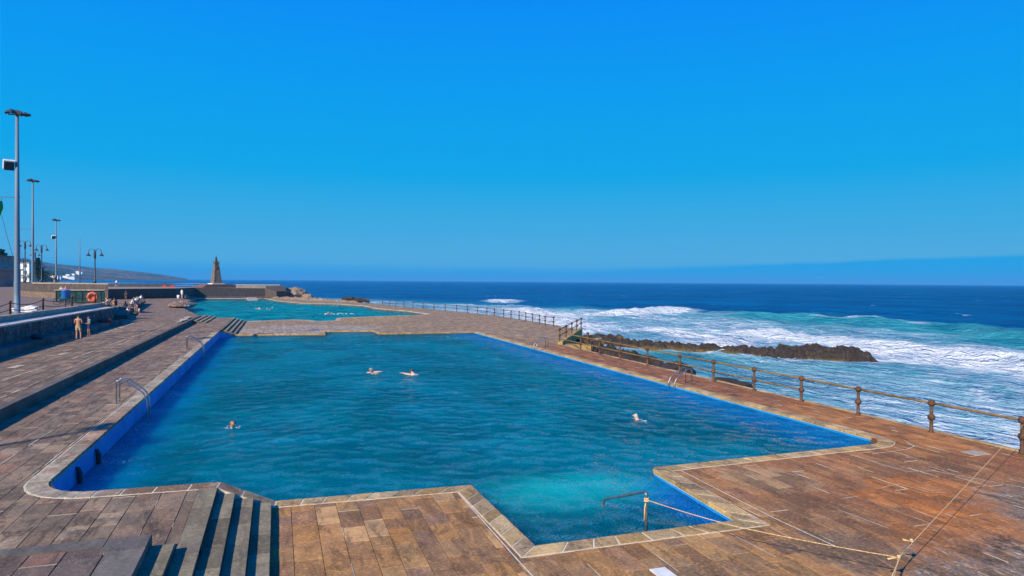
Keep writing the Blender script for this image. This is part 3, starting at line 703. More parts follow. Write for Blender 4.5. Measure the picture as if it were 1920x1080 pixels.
broken([(-10.9, 34), (-10.6, 39.4)], .899, .04); broken([(-10.35, 42), (-9.95, 64)], .905, .04); broken([(-9.35, 29), (-9.35, 36), (-9.9, 60), (-10.1, 72)], .905, .03)
broken([(-12.05, 38.5), (-11.9, 39.7)], .899, .22); broken([(-11.6, 44.5), (-11.5, 45.6)], .899, .25); broken([(-12.9, 60), (-13.1, 75)], .905, .08); broken([(-9.3, 75), (-9.6, 86)], .906, .25)
tag(mj.obj('mortar_lines', M_mortar2, up_t), kind='stuff')
mj = MB(); broken([(-5.50, 19), (-5.50, 66)], .5045, .016); broken([(-6.6, 20), (-6.55, 27)], .499, .014);
tag(mj.obj('mortar_lines', M_mortar2, lt), kind='stuff')
# ------------------------------------------------------------------ railings
def post_proto(z_top=1.1, n=12):
    p = MB(); p.lathe([(.10, 0), (.10, .03), (.066, .05), (.058, .4), (.055, z_top-.1)], n=n); me = p.mesh('post', M_iron, True)
    b1 = MB(); b1.ball((0, 0, 0), .125, 14); mb = b1.mesh('ball', M_iron, True); return me, mb
PM, BM = post_proto()
def add_post(parent, x, y, balls=(.53, 1.03), base=0.):
    o = link('post', PM, parent, (x, y, base))
    for bz in balls: link('ball', BM, o, (0, 0, bz))
    return o
def rail(parent, a, b, r, m_, name, sag=0., n=8):
    t = MB(); P_ = [Vector(a).lerp(Vector(b), i/6) for i in range(7)]
    if sag: P_ = [p+Vector((0, 0, -sag*sin(pi*i/6))) for i, p in enumerate(P_)]
    t.tube(P_, r, n); return t.obj(name, m_, parent, True)
rl = thing('sea_railing', 'rusty iron railing with ball posts along the near pool walkway above the sea', 'railing', (21.72, 0, 0))
PY = [11.7, 14.8, 17.9, 21.1, 24.2, 27.35, 30.6, 33.8, 37.4, 41.0, 44.1, 47.3]
for y in PY: add_post(rl, 0, y)
for a, b in zip(PY[:-1], PY[1:]):
    rail(rl, (0, a, 1.03), (0, b, 1.03), .042, M_lichen, 'top_rail')
    if a > 24: rail(rl, (0, a, .53), (0, b, .53), .036, M_lichen, 'lower_rail')
rail(rl, (0, 47.3, 1.03), (.2, 51.4, 1.0), .042, M_lichen, 'top_rail'); rail(rl, (0, 47.3, .53), (.2, 51.4, .5), .036, M_lichen, 'lower_rail')

FP = [(30.2, 73.3), (30.0, 75.4), (30.2, 77.8), (30.6, 81.3), (30.8, 84.3), (31.0, 87.5), (30.9, 90.6), (30.8, 93.6), (30.6, 97.4), (30.3, 100.3), (30.0, 104.5), (29.4, 108.4), (28.6, 112.3), (27.4, 115.6), (26.3, 119.7), (25.3, 124.2), (24.3, 129), (23.2, 132.6), (22.2, 136), (21.5, 139.5), (21.0, 146), (19.1, 154), (17.6, 162)]
rf = thing('sea_railing', 'long thin dark railing curving along the sea side of the far deck', 'railing', (0, 0, 0))
for x, y in FP: add_post(rf, x, y)
for a, b in zip(FP[:-1], FP[1:]):
    rail(rf, (*a, 1.03), (*b, 1.03), .035, M_iron, 'top_rail', n=5); rail(rf, (*a, .53), (*b, .53), .03, M_iron, 'lower_rail', n=5)

# stairs down to the sea with their yellow parapet
sx = thing('sea_stairs', 'yellow lichened stone stairs with crowded ball posts going down to the rocks', 'stairs', (22.0, 52.2, 0))
M_yel = stone('yellow_lichen_stone', [(.50, .33, .12), (.56, .38, .14), (.44, .28, .12)], [((.55, .30, .02), zone_mid(.45, .6, .7))], specks=.3)
b_ = MB(); b_.prism([(0, .2), (.35, .05), (9.0, 14.9), (8.7, 15.1)], -2.1, .22, .5); b_.obj('parapet', M_yel, sx)
for i in range(7):
    f_ = i/6; b_ = MB(); x0, y0 = .5+2.6*f_, -.2+5.6*f_
    b_.prism([(x0, y0), (x0+1.9, y0-.9), (x0+2.5, y0+.4), (x0+.5, y0+1.3)], -2.3, -.22*i-.05, .3+.08*i, .02); b_.obj('step', M_yel, sx)
for i in range(5):
    f_ = i/4; add_post(sx, .17+8.7*f_, .25+14.7*f_, base=.2)
rail(sx, (.17, .25, 1.23), (8.87, 14.95, 1.23), .04, M_lichen, 'top_rail'); rail(sx, (.17, .25, .73), (8.87, 14.95, .73), .035, M_lichen, 'lower_rail')
for i in range(4):
    f_ = i/3; add_post(sx, 2.2+2.4*f_, -.9+4.8*f_, base=-.1-1.1*f_)
rail(sx, (2.2, -.9, .93), (4.6, 3.9, -.17), .04, M_lichen, 'top_rail')

# ------------------------------------------------------------------ ladders and the bent handrail
def bend(pts, r=.09, k=4):
    out = [Vector(pts[0])]
    for i in range(1, len(pts)-1):
        a, b, c = Vector(pts[i-1]), Vector(pts[i]), Vector(pts[i+1]); d1, d2 = (a-b).normalized()*r, (c-b).normalized()*r
        for j in range(k+1):
            t = j/k; out.append((b+d1)*(1-t)**2+b*2*t*(1-t)+(b+d2)*t*t)
    return out+[Vector(pts[-1])]
def ladder(label, x, y, z, rz, h=.86, run=.62):
    """rails start on the deck, rise, run towards the pool and go down into the water (+x local)"""
    t = thing('pool_ladder', label, 'ladder', (x, y, z), rz, 'steel ladders at the pool edges')
    for s in (-.27, .27):
        m_ = MB(); m_.tube(bend([(0, s, 0), (0, s, h), (run*.45, s, h), (run+.28, s, h*.42), (run+.42, s, .02), (run+.42, s, -z-.35), (run+.42, s, -z-1.5)]), .028, 8); ra = m_.obj('side_rail', M_steel, t, True)
        f = MB(); f.lathe([(.055, 0), (.055, .012), (.03, .02)], (0, s, 0), 10); f.obj('foot_flange', M_steel, ra)
    for i in range(4):
        zz = -z-.42-.28*i; b_ = MB(); b_.box(run+.37, run+.47, -.27, .27, zz, zz+.025); b_.obj('tread', M_steel, t)
    return t
ladder('large steel pool ladder nearest the camera on the left edge of the pool', -5.72, 29.35, .5, 0)
ladder('steel pool ladder farther back on the left edge, before the far steps', -5.75, 50.5, .5, 0)
ladder('steel pool ladder on the right edge in front of the iron railing', 19.95, 30.2, 0, pi, .8)
ladder('steel pool ladder at the far right edge beside the yellow sea stairs', 19.95, 49.8, 0, pi, .8)
t = thing('handrail', 'bent steel handrail standing in the pool inlet with orange rope knotted on it', 'handrail', (7.36, 12.66, -.13))
m_ = MB(); m_.tube(bend([(0, 0, -.4), (0, 0, .93), (-.03, 1.95, .16), (-.03, 2.0, -1.2)], .13, 6), .032, 10); m_.obj('rail', M_steel_blue, t, True)

# ropes
def rope(name, label, pts, r=.014, sag=.0):
    P_ = []
    for a, b in zip(pts[:-1], pts[1:]):
        a, b = Vector(a), Vector(b)
        for i in range(14):
            q = i/14; P_.append(a.lerp(b, q)+Vector((0, 0, -sag*4*q*(1-q))))
    P_.append(Vector(pts[-1])); m_ = MB(); m_.tube(P_, r, 6); o = m_.obj(name, M_rope, smooth=True); return tag(o, label, 'rope')
def knot(parent, c, r=.05, tail=(0, 0, -.3)):
    k = MB()
    for i in range(3): k.torus((c[0], c[1], c[2]+.028*(i-1)), r, .018, 'z', 14, 6)
    k.tube([c, (c[0]+tail[0]*.5-.02, c[1]+tail[1]*.5, c[2]+tail[2]*.4), (c[0]+tail[0], c[1]+tail[1], c[2]+tail[2])], [.016, .014, .02], 6)
    k.obj('knot', M_rope, parent, True)
K = Vector((10.11, 8.92, .5))
r1 = rope('orange_rope', 'pale orange rope stretched from the rightmost railing post to the bottom edge', [(21.7, 14.7, .98), tuple(K), (8.6, 7.75, .47), (5.4, 5.3, .4)], .0075)
r1b = MB(); r1b.tube([(10.9, 9.35, .53), tuple(K+Vector((.05, 0, .02))), (8.6, 7.85, .5)], .008, 6); r1b.obj('second_strand', M_rope, r1, True)
knot(r1, (10.9, 9.35, .53), .014, (-.12, .08, .02))
r2 = rope('orange_rope', 'yellow orange rope running from the bent handrail across the deck to the longer rope', [(7.36, 12.64, .62), (8.46, 11.06, .47), tuple(K)], .0075, .02)
knot(r2, (7.36, 12.66, .62), .036, (-.05, -.02, -.42)); knot(r2, tuple(K), .012, (-.18, .06, -.03))

# ------------------------------------------------------------------ rocks
def rock_mesh(name, sx_, sy_, sz_, seed, m_, sub=3, rough=.34):
    bm = bmesh.new(); bmesh.ops.create_icosphere(bm, subdivisions=sub, radius=1)
    for v in bm.verts:
        p = v.co.copy(); o_ = Vector((seed*7.3, seed*1.7, 0))
        q = 1+rough*(mnoise.fractal(p*1.5+o_, 1., 2., 5)+.5*abs(mnoise.noise(p*4+o_)))
        v.co = Vector((p.x*q*sx_, p.y*q*sy_, p.z*q*sz_))
    me = bpy.data.meshes.new(name); bm.to_mesh(me); bm.free(); me.materials.append(m_); return me
def ribbon_reef(name, path, widths, heights, seed, m_, step=.2):
    """long broken lava reef as a height field round a path"""
    P_ = np.array(path, float); x0, x1 = P_[:, 0].min()-6, P_[:, 0].max()+6; y0, y1 = P_[:, 1].min()-6, P_[:, 1].max()+6
    xs_ = np.arange(x0, x1, step); ys_ = np.arange(y0, y1, step); X_, Y_ = np.meshgrid(xs_, ys_, indexing='ij')
    H = np.full(X_.shape, -9.)
    for i in range(len(P_)-1):
        dx, dy = P_[i+1]-P_[i]; t_ = np.clip(((X_-P_[i, 0])*dx+(Y_-P_[i, 1])*dy)/(dx*dx+dy*dy), 0, 1)
        dd = np.hypot(X_-P_[i, 0]-t_*dx, Y_-P_[i, 1]-t_*dy); w_ = widths[i]*(1-t_)+widths[i+1]*t_; h_ = heights[i]*(1-t_)+heights[i+1]*t_
        H = np.maximum(H, h_*(1-(dd/w_)**3.2))
    n_ = (vnoise(X_, Y_, 2.2, seed)-.5)*.8+(vnoise(X_, Y_, .9, seed+1)-.5)*.8+(vnoise(X_, Y_, .45, seed+2)-.5)*.8+(vnoise(X_, Y_, .28, seed+3)-.5)*.6-.1
    Z_ = H+n_*np.clip(H+1.1, .2, 1.)*.62-2.02
    keep = Z_ > -3.0; nx, ny = X_.shape
    idx = np.arange(nx*ny).reshape(nx, ny); q = np.stack([idx[:-1, :-1], idx[1:, :-1], idx[1:, 1:], idx[:-1, 1:]], -1).reshape(-1, 4)
    k4 = (keep[:-1, :-1] | keep[1:, 1:]).reshape(-1); q = q[k4]; used = np.unique(q); mp = -np.ones(nx*ny, int); mp[used] = np.arange(len(used))
    co = np.stack([X_, Y_, np.maximum(Z_, -3.2)], -1).reshape(-1, 3)[used]
    me = bpy.data.meshes.new(name); me.from_pydata(co.tolist(), [], mp[q].tolist()); me.materials.append(m_); me.update(); return link(name, me)
tag(ribbon_reef('lava_reef', [(31, 78), (34, 76), (36.8, 72.5), (39.5, 66.5), (42, 62.5), (44.6, 58.8), (45.8, 56), (47, 53.6)], [1.7, 2.0, 2.4, 2.6, 2.2, 1.9, 1.8, 2.0], [.22, .34, .42, .46, .50, .58, .58, .60], 60, M_rock), 'long low black lava reef behind the railing, awash with foam', 'reef')
tag(ribbon_reef('reef_mound', [(47.0, 54.3), (48.8, 52.6), (50.6, 51.2)], [3.0, 3.4, 3.0], [.9, 1.18, 1.0], 77, M_rock, .25), 'highest dark brown rock mound with yellow weed at its foot, end of the reef', 'rock')
tag(ribbon_reef('shore_rocks', [(27.5, 62), (28.2, 57), (28.6, 53), (28.8, 49.5)], [2.5, 2.4, 2.0, 1.5], [1.25, 1.25, 1.2, .8], 90, M_rock), 'brown weed covered rocks right behind the railing below the yellow stairs', 'rocks')
tag(ribbon_reef('shore_rocks', [(33, 84), (36, 83), (40.5, 78)], [1.4, 1.4, 1.2], [.5, .35, .25], 93, M_rock), 'thin dark line of rocks in the foam beyond the lava reef', 'rocks')
tag(link('rock', rock_mesh('rock', 1.5, 1.3, .8, 3, M_rock), None, (28.3, 44.6, -1.75)), 'small round dark rock seen under the rails left of the right edge ladder', 'rock')
tag(link('rock', rock_mesh('rock', 1.7, 1.2, .8, 5, M_rock), None, (26.9, 36.8, -1.7)), 'dark boulder just behind the right edge ladder, under the lower rail', 'rock')
struct(link('sand_bank', rock_mesh('sand_bank', 2.9, .95, .55, 44, plain('pale_sand', (.85, .88, .75), .9, var=.1, scale=1.5), 4, .2), None, (7.6, 17.1, -.95)))
# overflow pipes in the shaded wall
for y_, l_ in ((20.6, 'lower left one of two dark overflow pipes in the shaded blue pool wall'), (22.6, 'upper right one of two dark overflow pipes in the shaded blue pool wall')):
    b_ = MB(); b_.tube([(-5.06, y_, .22), (-4.93, y_, .2), (-4.90, y_+.01, .1), (-4.90, y_+.02, -.5)], [.05, .06, .075, .05], 8); tag(b_.obj('overflow_pipe', M_black, smooth=True), l_, 'pipe')
# pale boulders past the far pool
for i, (x, y, s_, z_, l_) in enumerate([(4.6, 212, 3.4, .7, 'largest pale boulder at the end of the dark pier wall'), (1.8, 214, 1.9, .4, 'low pale boulder left of the largest one by the pier'), (8.2, 208, 1.6, .1, 'small dark tipped boulder right of the largest pale boulder')]):
    tag(link('boulder', rock_mesh('boulder', s_, s_, s_*.62, 20+i, M_rock_pale, 3, .3), None, (x, y, z_)), l_, 'boulder')
tag(ribbon_reef('rock_spit', [(0, 204), (7, 190), (10, 176), (16, 168), (20, 160)], [4, 4, 3.5, 3, 2], [2.3, 2.4, 2.3, 2.2, 1.9], 120, M_rock_pale, .5), 'pale rocky spit closing the far pool towards the sea', 'rocks')
b_ = MB(); b_.tube([(16.2, 170, .5), (18.2, 163, .6), (19.6, 158, .35)], [.3, .5, .3], 7); b_.tube([(15, 171, .6), (17, 166, .8)], .4, 7)
tag(b_.obj('driftwood_rocks', M_rock), 'dark rock pile on the spit behind the far pool', 'rocks')

# ------------------------------------------------------------------ left side: ledge, rubble wall, promenade
lw = thing('rubble_wall', 'long dark rubble wall with white top and ledge along the left terrace', 'wall', (-15.2, 20, .9))
b_ = MB(); b_.box(-.9, -.02, 0, 56, -.3, 1.40, .3); b_.obj('core', M_wallstone, lw)
rb = MB()
for k in range(5):
    z0 = k*.285; y = random.uniform(0, .3)
    while y < 56:
        L = random.uniform(.25, .62); e = min(56, y+L); h = .285+random.uniform(-.03, .02); dx = random.uniform(.0, .06)
        rb.prism([(-.1, y+.01), (dx, y+.01), (dx, e-.01), (-.1, e-.01)], z0+.005, min(1.40, z0+h), random.random()*.9+.05, .02); y = e
# end face towards the sea
tag(rb.obj('stones', M_wallstone, lw), kind='stuff')
b_ = MB(); b_.box(-1.15, .06, -.05, 56.05, 1.40, 1.50, .5); b_.obj('cap', plain('whitewashed_cap', (.50, .43, .38), .85, var=.2, scale=2), lw)
lg = MB(); y = 0.
while y < 53.6: L = random.uniform(.9, 1.5); e = min(53.6, y+L); lg.prism([(.02, y), (1.2, y), (1.2, e-.012), (.02, e-.012)], -.02, .40+random.uniform(-.004, .004), random.random()*.9+.05, .012); y = e
tag(lg.obj('ledge_stones', M_wallstone, lw), kind='stuff')

prom_edge = [(-16.5, 10), (-16.5, 80), (-19.5, 96.5), (-23.5, 106), (-29.5, 124), (-34, 158.3)]
prom = struct(slab('promenade', [(-300, 10)]+prom_edge+[(-52, 200), (-60, 232), (-300, 250)], 2.65, -2.5, M_prom))
cb = MB(); y = 20.
while y < 80: L = random.uniform(1.8, 2.4); e = min(80, y+L); cb.prism([(-16.75, y), (-16.36, y), (-16.36, e-.01), (-16.75, e-.01)], 2.2, 2.77, .5, .015); y = e
tag(cb.obj('kerb_stones', M_pale, prom), kind='stuff')
# ledge people sit on, farther along
b_ = MB()
pts_ = [(-16.4, 82), (-18.8, 97), (-22.3, 124), (-24.3, 141)]
for (a, b) in zip(pts_[:-1], pts_[1:]): b_.prism([a, (a[0]+1.3, a[1]), (b[0]+1.3, b[1]), b], .8, 1.35, .5)
tag(b_.obj('bench_ledge', M_render_dark), 'dark low ledge with a row of bathers, beyond the rubble wall', 'ledge')
# planter seat wall and the raised square
pw = MB()
for (a, b) in zip([(-40.5, 135), (-36, 119), (-30.5, 107), (-26.3, 101)][:-1], [(-36, 119), (-30.5, 107), (-26.3, 101)]): pw.prism([a, b, (b[0]-.8, b[1]+.6), (a[0]-.8, a[1]+.6)], 2.5, 3.35, .5)
tag(pw.obj('planter_wall', stone('brown_planter_stone', [(.30, .20, .13), (.22, .15, .11), (.38, .27, .18)], specks=.3)), 'low curved brown stone seat wall on the promenade behind the tall masts', 'wall')
struct(slab('raised_square', [(-20.0, 97), (-27, 104.5), (-31.5, 110), (-37.5, 121.5), (-43, 140), (-47, 152), (-37, 138), (-30, 121), (-24, 106)], 4.45, 2.0, M_render_dark))
cp_ = MB(); cp_.prism([(-20.0, 97), (-27, 104.5), (-31.5, 110), (-31.9, 110.3), (-27.2, 104.9), (-20.2, 97.4)], 4.4, 4.56, .5)
tag(cp_.obj('square_kerb', M_pale), 'pale kerb on top of the dark wall of the raised square', 'kerb')

# pier with the tower
struct(slab('pier', [(-34, 158.3), (-22, 173.3), (-21.2, 202.5), (-3.4, 207.3), (-.3, 203.5), (3, 206), (3.5, 216), (-8, 224), (-40, 226), (-52, 200)], [3.0, 3.0, 2.85, 2.65, 1.9, 1.9, 1.9, 2.7, 2.8, 2.9], -3, M_render_dark))
struct(slab('pier_paving', [(-33.9, 158.6), (-22.2, 173.6), (-21.4, 202.8), (-3.6, 207.7), (-8, 223.6), (-40, 225.6), (-51.8, 200)], [3.02, 3.02, 2.88, 2.68, 2.75, 2.83, 2.93], 2, M_pale))
pp = thing('parapet', 'pale sea parapet with thin rails behind the dark pier wall, left of the tower', 'wall', (0, 0, 0))
b_ = MB(); b_.prism([(-56, 205), (-55.7, 204.5), (-29, 222.7), (-29.2, 223.2)], 2.7, 3.75, .5); b_.obj('wall', M_pale, pp)
for i in range(14): q = i/13; b_ = MB(); b_.tube([(-55+26*q, 204.6+17.8*q, 2.9), (-55+26*q, 204.6+17.8*q, 4.1)], .05, 5); b_.obj('rail_post', M_iron, pp)
p2_ = thing('parapet', 'white sea parapet on the pier to the right of the tower', 'wall', (0, 0, 0))
b_ = MB(); b_.prism([(-11.3, 211), (-11.2, 210.4), (.4, 212.2), (.4, 212.8)], 2.6, 3.55, .5); b_.obj('wall', M_pale, p2_)
b_ = MB(); b_.prism([(-11.4, 211.1), (-11.3, 210.3), (.6, 212.1), (.6, 212.9)], 3.55, 3.68, .5); b_.obj('cap', M_white, p2_)
b_ = MB(); b_.prism([(-3.2, 207), (2.2, 208), (2.2, 212), (-3, 212)], -1, 3.3, .5); tag(b_.obj('pier_end_block', M_render_dark), 'dark square block closing the pier at its right end', 'block')
tw = thing('stone_tower', 'tapering dark stone lighthouse tower with pointed lantern standing on the pier', 'tower', (-16.8, 214.0, 2.75), radians(28)); tw.scale = (.88, .88, .93)
pb = MB()
for i, (s_, h) in enumerate([(6.0, .35), (5.2, .7), (4.3, 1.05)]): b_ = MB(); b_.box(-s_, s_*1.0, -s_*.7, s_*.7, 0 if i == 0 else [.35, .7][i-1], h, .4); b_.obj('plinth_step', stone('plinth_stone_%d' % i if 0 else 'plinth_stone', [(.16, .09, .085), (.18, .11, .10)]), tw)
M_tower = stone('tower_stone', [(.24, .185, .135), (.18, .145, .11), (.29, .23, .17)], pattern=False, specks=.3)
def frus(b, w0, w1, z0, z1, rnd=.5): b.add([(-w0, -w0, z0), (w0, -w0, z0), (w0, w0, z0), (-w0, w0, z0), (-w1, -w1, z1), (w1, -w1, z1), (w1, w1, z1), (-w1, w1, z1)], [(3, 2, 1, 0), (0, 1, 5, 4), (1, 2, 6, 5), (2, 3, 7, 6), (3, 0, 4, 7), (4, 5, 6, 7)], rnd)
b_ = MB(); b_.box(-1.95, 1.95, -1.95, 1.95, 1.05, 1.32, .4); b_.obj('base_slab', M_white, tw)
sh_ = MB(); frus(sh_, 1.35, .62, 1.32, 7.5); shaft = sh_.obj('shaft', M_tower, tw)
cs = MB()
for k in range(16):
    z0 = 1.32+k*.37; w = 1.35-.73*(k*.37)/6.18; 
    for sx_, sy_ in ((1, 1), (1, -1), (-1, 1), (-1, -1)):
        wq = .30 if k % 2 else .44; cs.box(sx_*w-(wq if sx_ > 0 else -.03)+0, sx_*w+(.03 if sx_ > 0 else wq), sy_*w-(wq if sy_ > 0 else .03), sy_*w+(.03 if sy_ > 0 else wq), z0+.01, z0+.355, random.random()*.9+.05)
tag(cs.obj('quoin_stones', M_tower, tw), kind='stuff')
b_ = MB(); b_.box(-.10, .10, -.95, -.70, 5.6, 6.3, .2); b_.obj('window_slit', M_black, tw)
b_ = MB(); frus(b_, .80, .80, 7.5, 7.7); b_.obj('cornice', M_tower, tw); b_ = MB(); frus(b_, .50, .46, 7.7, 8.35); b_.obj('lantern_base', M_tower, tw)
for sx_, sy_ in ((1, 1), (1, -1), (-1, 1), (-1, -1)): b_ = MB(); frus(b_, .12, .03, 0, .7); o = b_.obj('pinnacle', M_tower, tw); o.location = (sx_*.64, sy_*.64, 7.7)
b_ = MB(); b_.lathe([(.34, 8.35), (.34, 8.8), (.42, 8.85), (.05, 9.8), (.03, 10.2)], n=10); b_.obj('lantern', M_black, tw)

# ------------------------------------------------------------------ masts, lamps, flags
def mast(label, x, y, z, h, box_at=None, group='tall floodlight masts', flag=None, rz=0.):
    t = thing('floodlight_mast', label, 'mast', (x, y, z), rz, group)
    hs = .58
    p = MB(); p.lathe([(.34, 0), (.34, .05), (.20, .06), (.195, 1.5), (.15, h*.5), (.10, h)], n=14); p.obj('pole', M_mast, t, True)
    b = MB(); b.tube([(-.9*hs, 0, h-.05), (.9*hs, 0, h-.05)], .05, 6); b.tube([(0, -.7*hs, h+.05), (0, .7*hs, h+.05)], .05, 6); b.obj('crossbar', M_black, t)
    for i, (dx, dy, dz, a) in enumerate([(-.85, 0, .18, .5), (-.25, -.5, .12, .6), (.35, -.4, 0, .4), (.9, 0, -.05, -.4), (.1, .6, .1, -.3), (-.5, .5, .3, -.2)]):
        f = MB(); f.prism([(-.33, -.24), (.33, -.24), (.26, .24), (-.26, .24)], -.10, .13, 0, .03); o = f.obj('floodlight', M_black, t); o.location = (dx*hs, dy*hs, h+dz*hs+.03); o.scale = (.72, .72, .72); o.rotation_euler = (a, .35*(i % 3-1), i*.9)
        g = MB(); g.box(-.28, .28, -.2, .2, -.125, -.102); g.obj('glass', M_steel, o)
    if box_at:
        b = MB(); k_ = .85
        b.box(-.42, .42, -.3, .3, -.38, .38); bx = b.obj('loudspeaker', M_black, t); bx.scale = (.68, .68, .78); bx.location = (-.45, -.1, box_at); bx.rotation_euler = (.3, 0, .4)
        c = MB(); c.box(-.5, .5, -.36, .34, .4, .5); c.box(-.5, -.45, -.36, .34, -.3, .4); c.obj('white_cover', M_white, bx)
    return t
def flag(label, x, y, z, ang, size, m_, arm):
    t = thing('flag', label, 'flag', (x, y, z))
    b = MB(); b.tube([(arm, 0, 0), (0, 0, 0)], .03, 6); b.tube([(0, 0, .05), (0, 0, -.3)], .02, 5); b.obj('arm', M_steel, t)
    f = MB(); n = 8; vs = []; fs = []
    for i in range(n+1):
        for j in range(n+1): u, v = i/n, j/n; w_ = size*(.35+.65*(1-abs(v-.55)))*.55; vs.append((-.1+u*w_*cos(ang)-w_*.5, sin(u*7+v*4)*.12, -.3-v*size))
    for i in range(n):
        for j in range(n): a = i*(n+1)+j; fs.append((a, a+1, a+n+2, a+n+1))
    f.add(vs, fs); o = f.obj('cloth', m_, t, True)
    s = MB(); s.tube([(0, 0, -.3-size), (.35, 0, -.3-size-1.6), (.8, 0, -.3-size-3.4)], .02, 5); s.obj('cord', M_steel, t)
M_green = plain('green_cloth', (.01, .30, .10), .8, var=.2)
mast('tallest floodlight mast at the left edge, nearest the camera, with a loudspeaker box halfway', -17.4, 57.0, 2.65, 14.07, 10.4)
mast('second tallest floodlight mast, just right of the nearest one', -32.4, 112.2, 2.65, 16.05)
mast('smallest floodlight mast with a camera ball, standing beyond the blue bin', -43.2, 163.8, 2.65, 14.4, 10.9)
mast('floodlight mast beside the left terrace, outside the picture, whose shadow falls on the pool edge', -28.3, 6.4, 2.65, 16.2, 13.0)
mast('floodlight mast beside the terrace, outside the picture, whose shadow falls by the second ladder', -28.6, 41.4, 2.65, 16.2)
flag('large green flag hanging from an arm of the nearest mast', -18.45, 57.4, 10.9, .6, 1.0, M_green, 1.15)
flag('small green flag on an arm of the second mast', -34.3, 112.5, 12.0, .6, 1.1, M_green, 1.9)
t = thing('bare_pole', 'thin bare grey pole without any head, between the smallest mast and the bell lamp', 'pole', (-39.5, 166, 3.0))
b_ = MB(); b_.lathe([(.14, 0), (.10, 6), (.06, 10.6)], n=8); b_.obj('shaft', M_mast, t, True); b_ = MB(); b_.lathe([(.24, 0), (.24, .3), (.17, .35)], n=8); b_.obj('base', M_mast, t)
def street_lamp(label, x, y, z, h, rz, g='double arm promenade lamps'):
    t = thing('street_lamp', label, 'street lamp', (x, y, z), rz, g); w = .85
    p = MB(); p.lathe([(.16, 0), (.16, .35), (.09, .45), (.07, h-.9), (.055, h)], n=10); p.obj('post', M_black, t, True)
    c = MB(); c.lathe([(.10, -.05), (.13, .1), (.10, .5), (.04, .62)], (0, 0, h-.95), 8); c.obj('collar', M_black, t)
    for s in (-1, 1):
        a = MB(); pts = [(s*.12, 0, h-1.25), (s*.12, 0, h-.3)]
        pts += [(s*(.12+.36*(1-cos(q))), 0, h-.3+.36*sin(q)) for q in [i*pi/7 for i in range(1, 8)]]
        pts += [(s*.86, 0, h-.5)]; a.tube(pts, .035, 6); ar = a.obj('arm', M_black, t, True)
        b = MB(); b.lathe([(.05, 0), (.09, -.1), (.14, -.2), (.30, -.38), (.31, -.42)], (s*.87, 0, h-.48), 12); b.obj('lamp_shade', M_black, t)
    return t
def along(px, dist):  # a spot at a bearing seen from the look-out and a distance ahead
    d_ = fwd+rt*((px-960)/1283); return d_.x*dist, d_.y*dist
for px, dist, zb, h, l in [(47, 109, 4.45, 6.6, 'tall double arm lamp between the two tallest masts'), (78, 112, 4.45, 6.1, 'double arm lamp right of the second mast, a dark bell shade each side'),
                           (178, 91, 4.45, 4.6, 'double arm lamp standing alone against the sky at right of the promenade'), (66, 150, 3.9, 7.0, 'distant double arm lamp half hidden by the second mast'), (44, 170, 3.9, 6.2, 'lowest and farthest double arm lamp behind the nearer one at the left')]:
    x, y = along(px, dist); street_lamp(l, x, y, zb, h, -YAW)

# chain posts
ch = thing('rope_fence', 'low fence of short dark posts and sagging ropes behind the kerb at left', 'fence', (-17.0, 40, 2.65))
cy = [2, 8, 14.4, 21.2, 29, 37]
for y in cy: b_ = MB(); b_.lathe([(.07, 0), (.06, .85), (.085, .87), (.085, .97), (.02, 1.02)], (0, y, 0), 8); b_.obj('post', M_iron, ch, True)
for a, b in zip(cy[:-1], cy[1:]): rail(ch, (0, a, .85), (0, b, .85), .028, M_rope if 0 else M_iron, 'rope', .22, 5); rail(ch, (0, a, .42), (0, b, .42), .028, M_iron, 'rope', .2, 5)
# bin
t = thing('litter_bin', 'round bright blue litter bin on a thin post beside the kerb', 'bin', (-17.55, 69.2, 2.65))
b_ = MB(); b_.tube([(0, 0, 0), (0, 0, 1.0)], .05, 8); b_.obj('post', M_black, t)
b_ = MB(); b_.lathe([(.26, .75), (.29, .79), (.31, 1.42), (.34, 1.45), (.34, 1.52), (.28, 1.52), (.26, 1.4)], n=16); b_.obj('drum', plain('bin_blue', (.01, .16, .50), .5), t, True)
# green container, ring
t = thing('beach_container', 'long green netted lifeguard locker with grey top behind the orange ring', 'locker', (-19.3, 81.5, 2.65), radians(8))
b_ = MB(); b_.box(-2.1, 2.1, -.7, .7, .1, 1.25, .5); bd = b_.obj('body', plain('green_net', (.008, .07, .06), .7, var=.5, scale=4), t)
for i in range(8): s_ = MB(); s_.box(-2.1+.56*i, -2.04+.56*i, -.735, -.702, .1, 1.25); s_.obj('rib', M_black, bd)
b_ = MB(); b_.box(-2.2, 2.2, -.8, .8, 1.25, 1.38, .5); b_.obj('lid', M_pale, t)
t = thing('lifebuoy', 'big orange red ring lifebuoy leaning on the green locker', 'lifebuoy', (-17.75, 79.3, 2.72), radians(-8))
b_ = MB(); b_.torus((0, 0, .56), .40, .16, 'y', 32, 10); rg = b_.obj('ring', plain('buoy_orange', (.48, .08, .035), .6, var=.15), t, True)
for i in range(4): a = pi/4+pi/2*i; b_ = MB(); b_.torus((.40*cos(a), 0, .56+.40*sin(a)), .165, .02, 'x', 14, 5); b_.obj('rope_band', M_white, rg)
b_ = MB(); b_.lathe([(.22, -.02), (.22, .02)], n=20); o = b_.obj('centre_disc', plain('disc', (.55, .10, .04), .6), t); o.location = (0, .08, .56); o.rotation_euler = (pi/2, 0, 0)
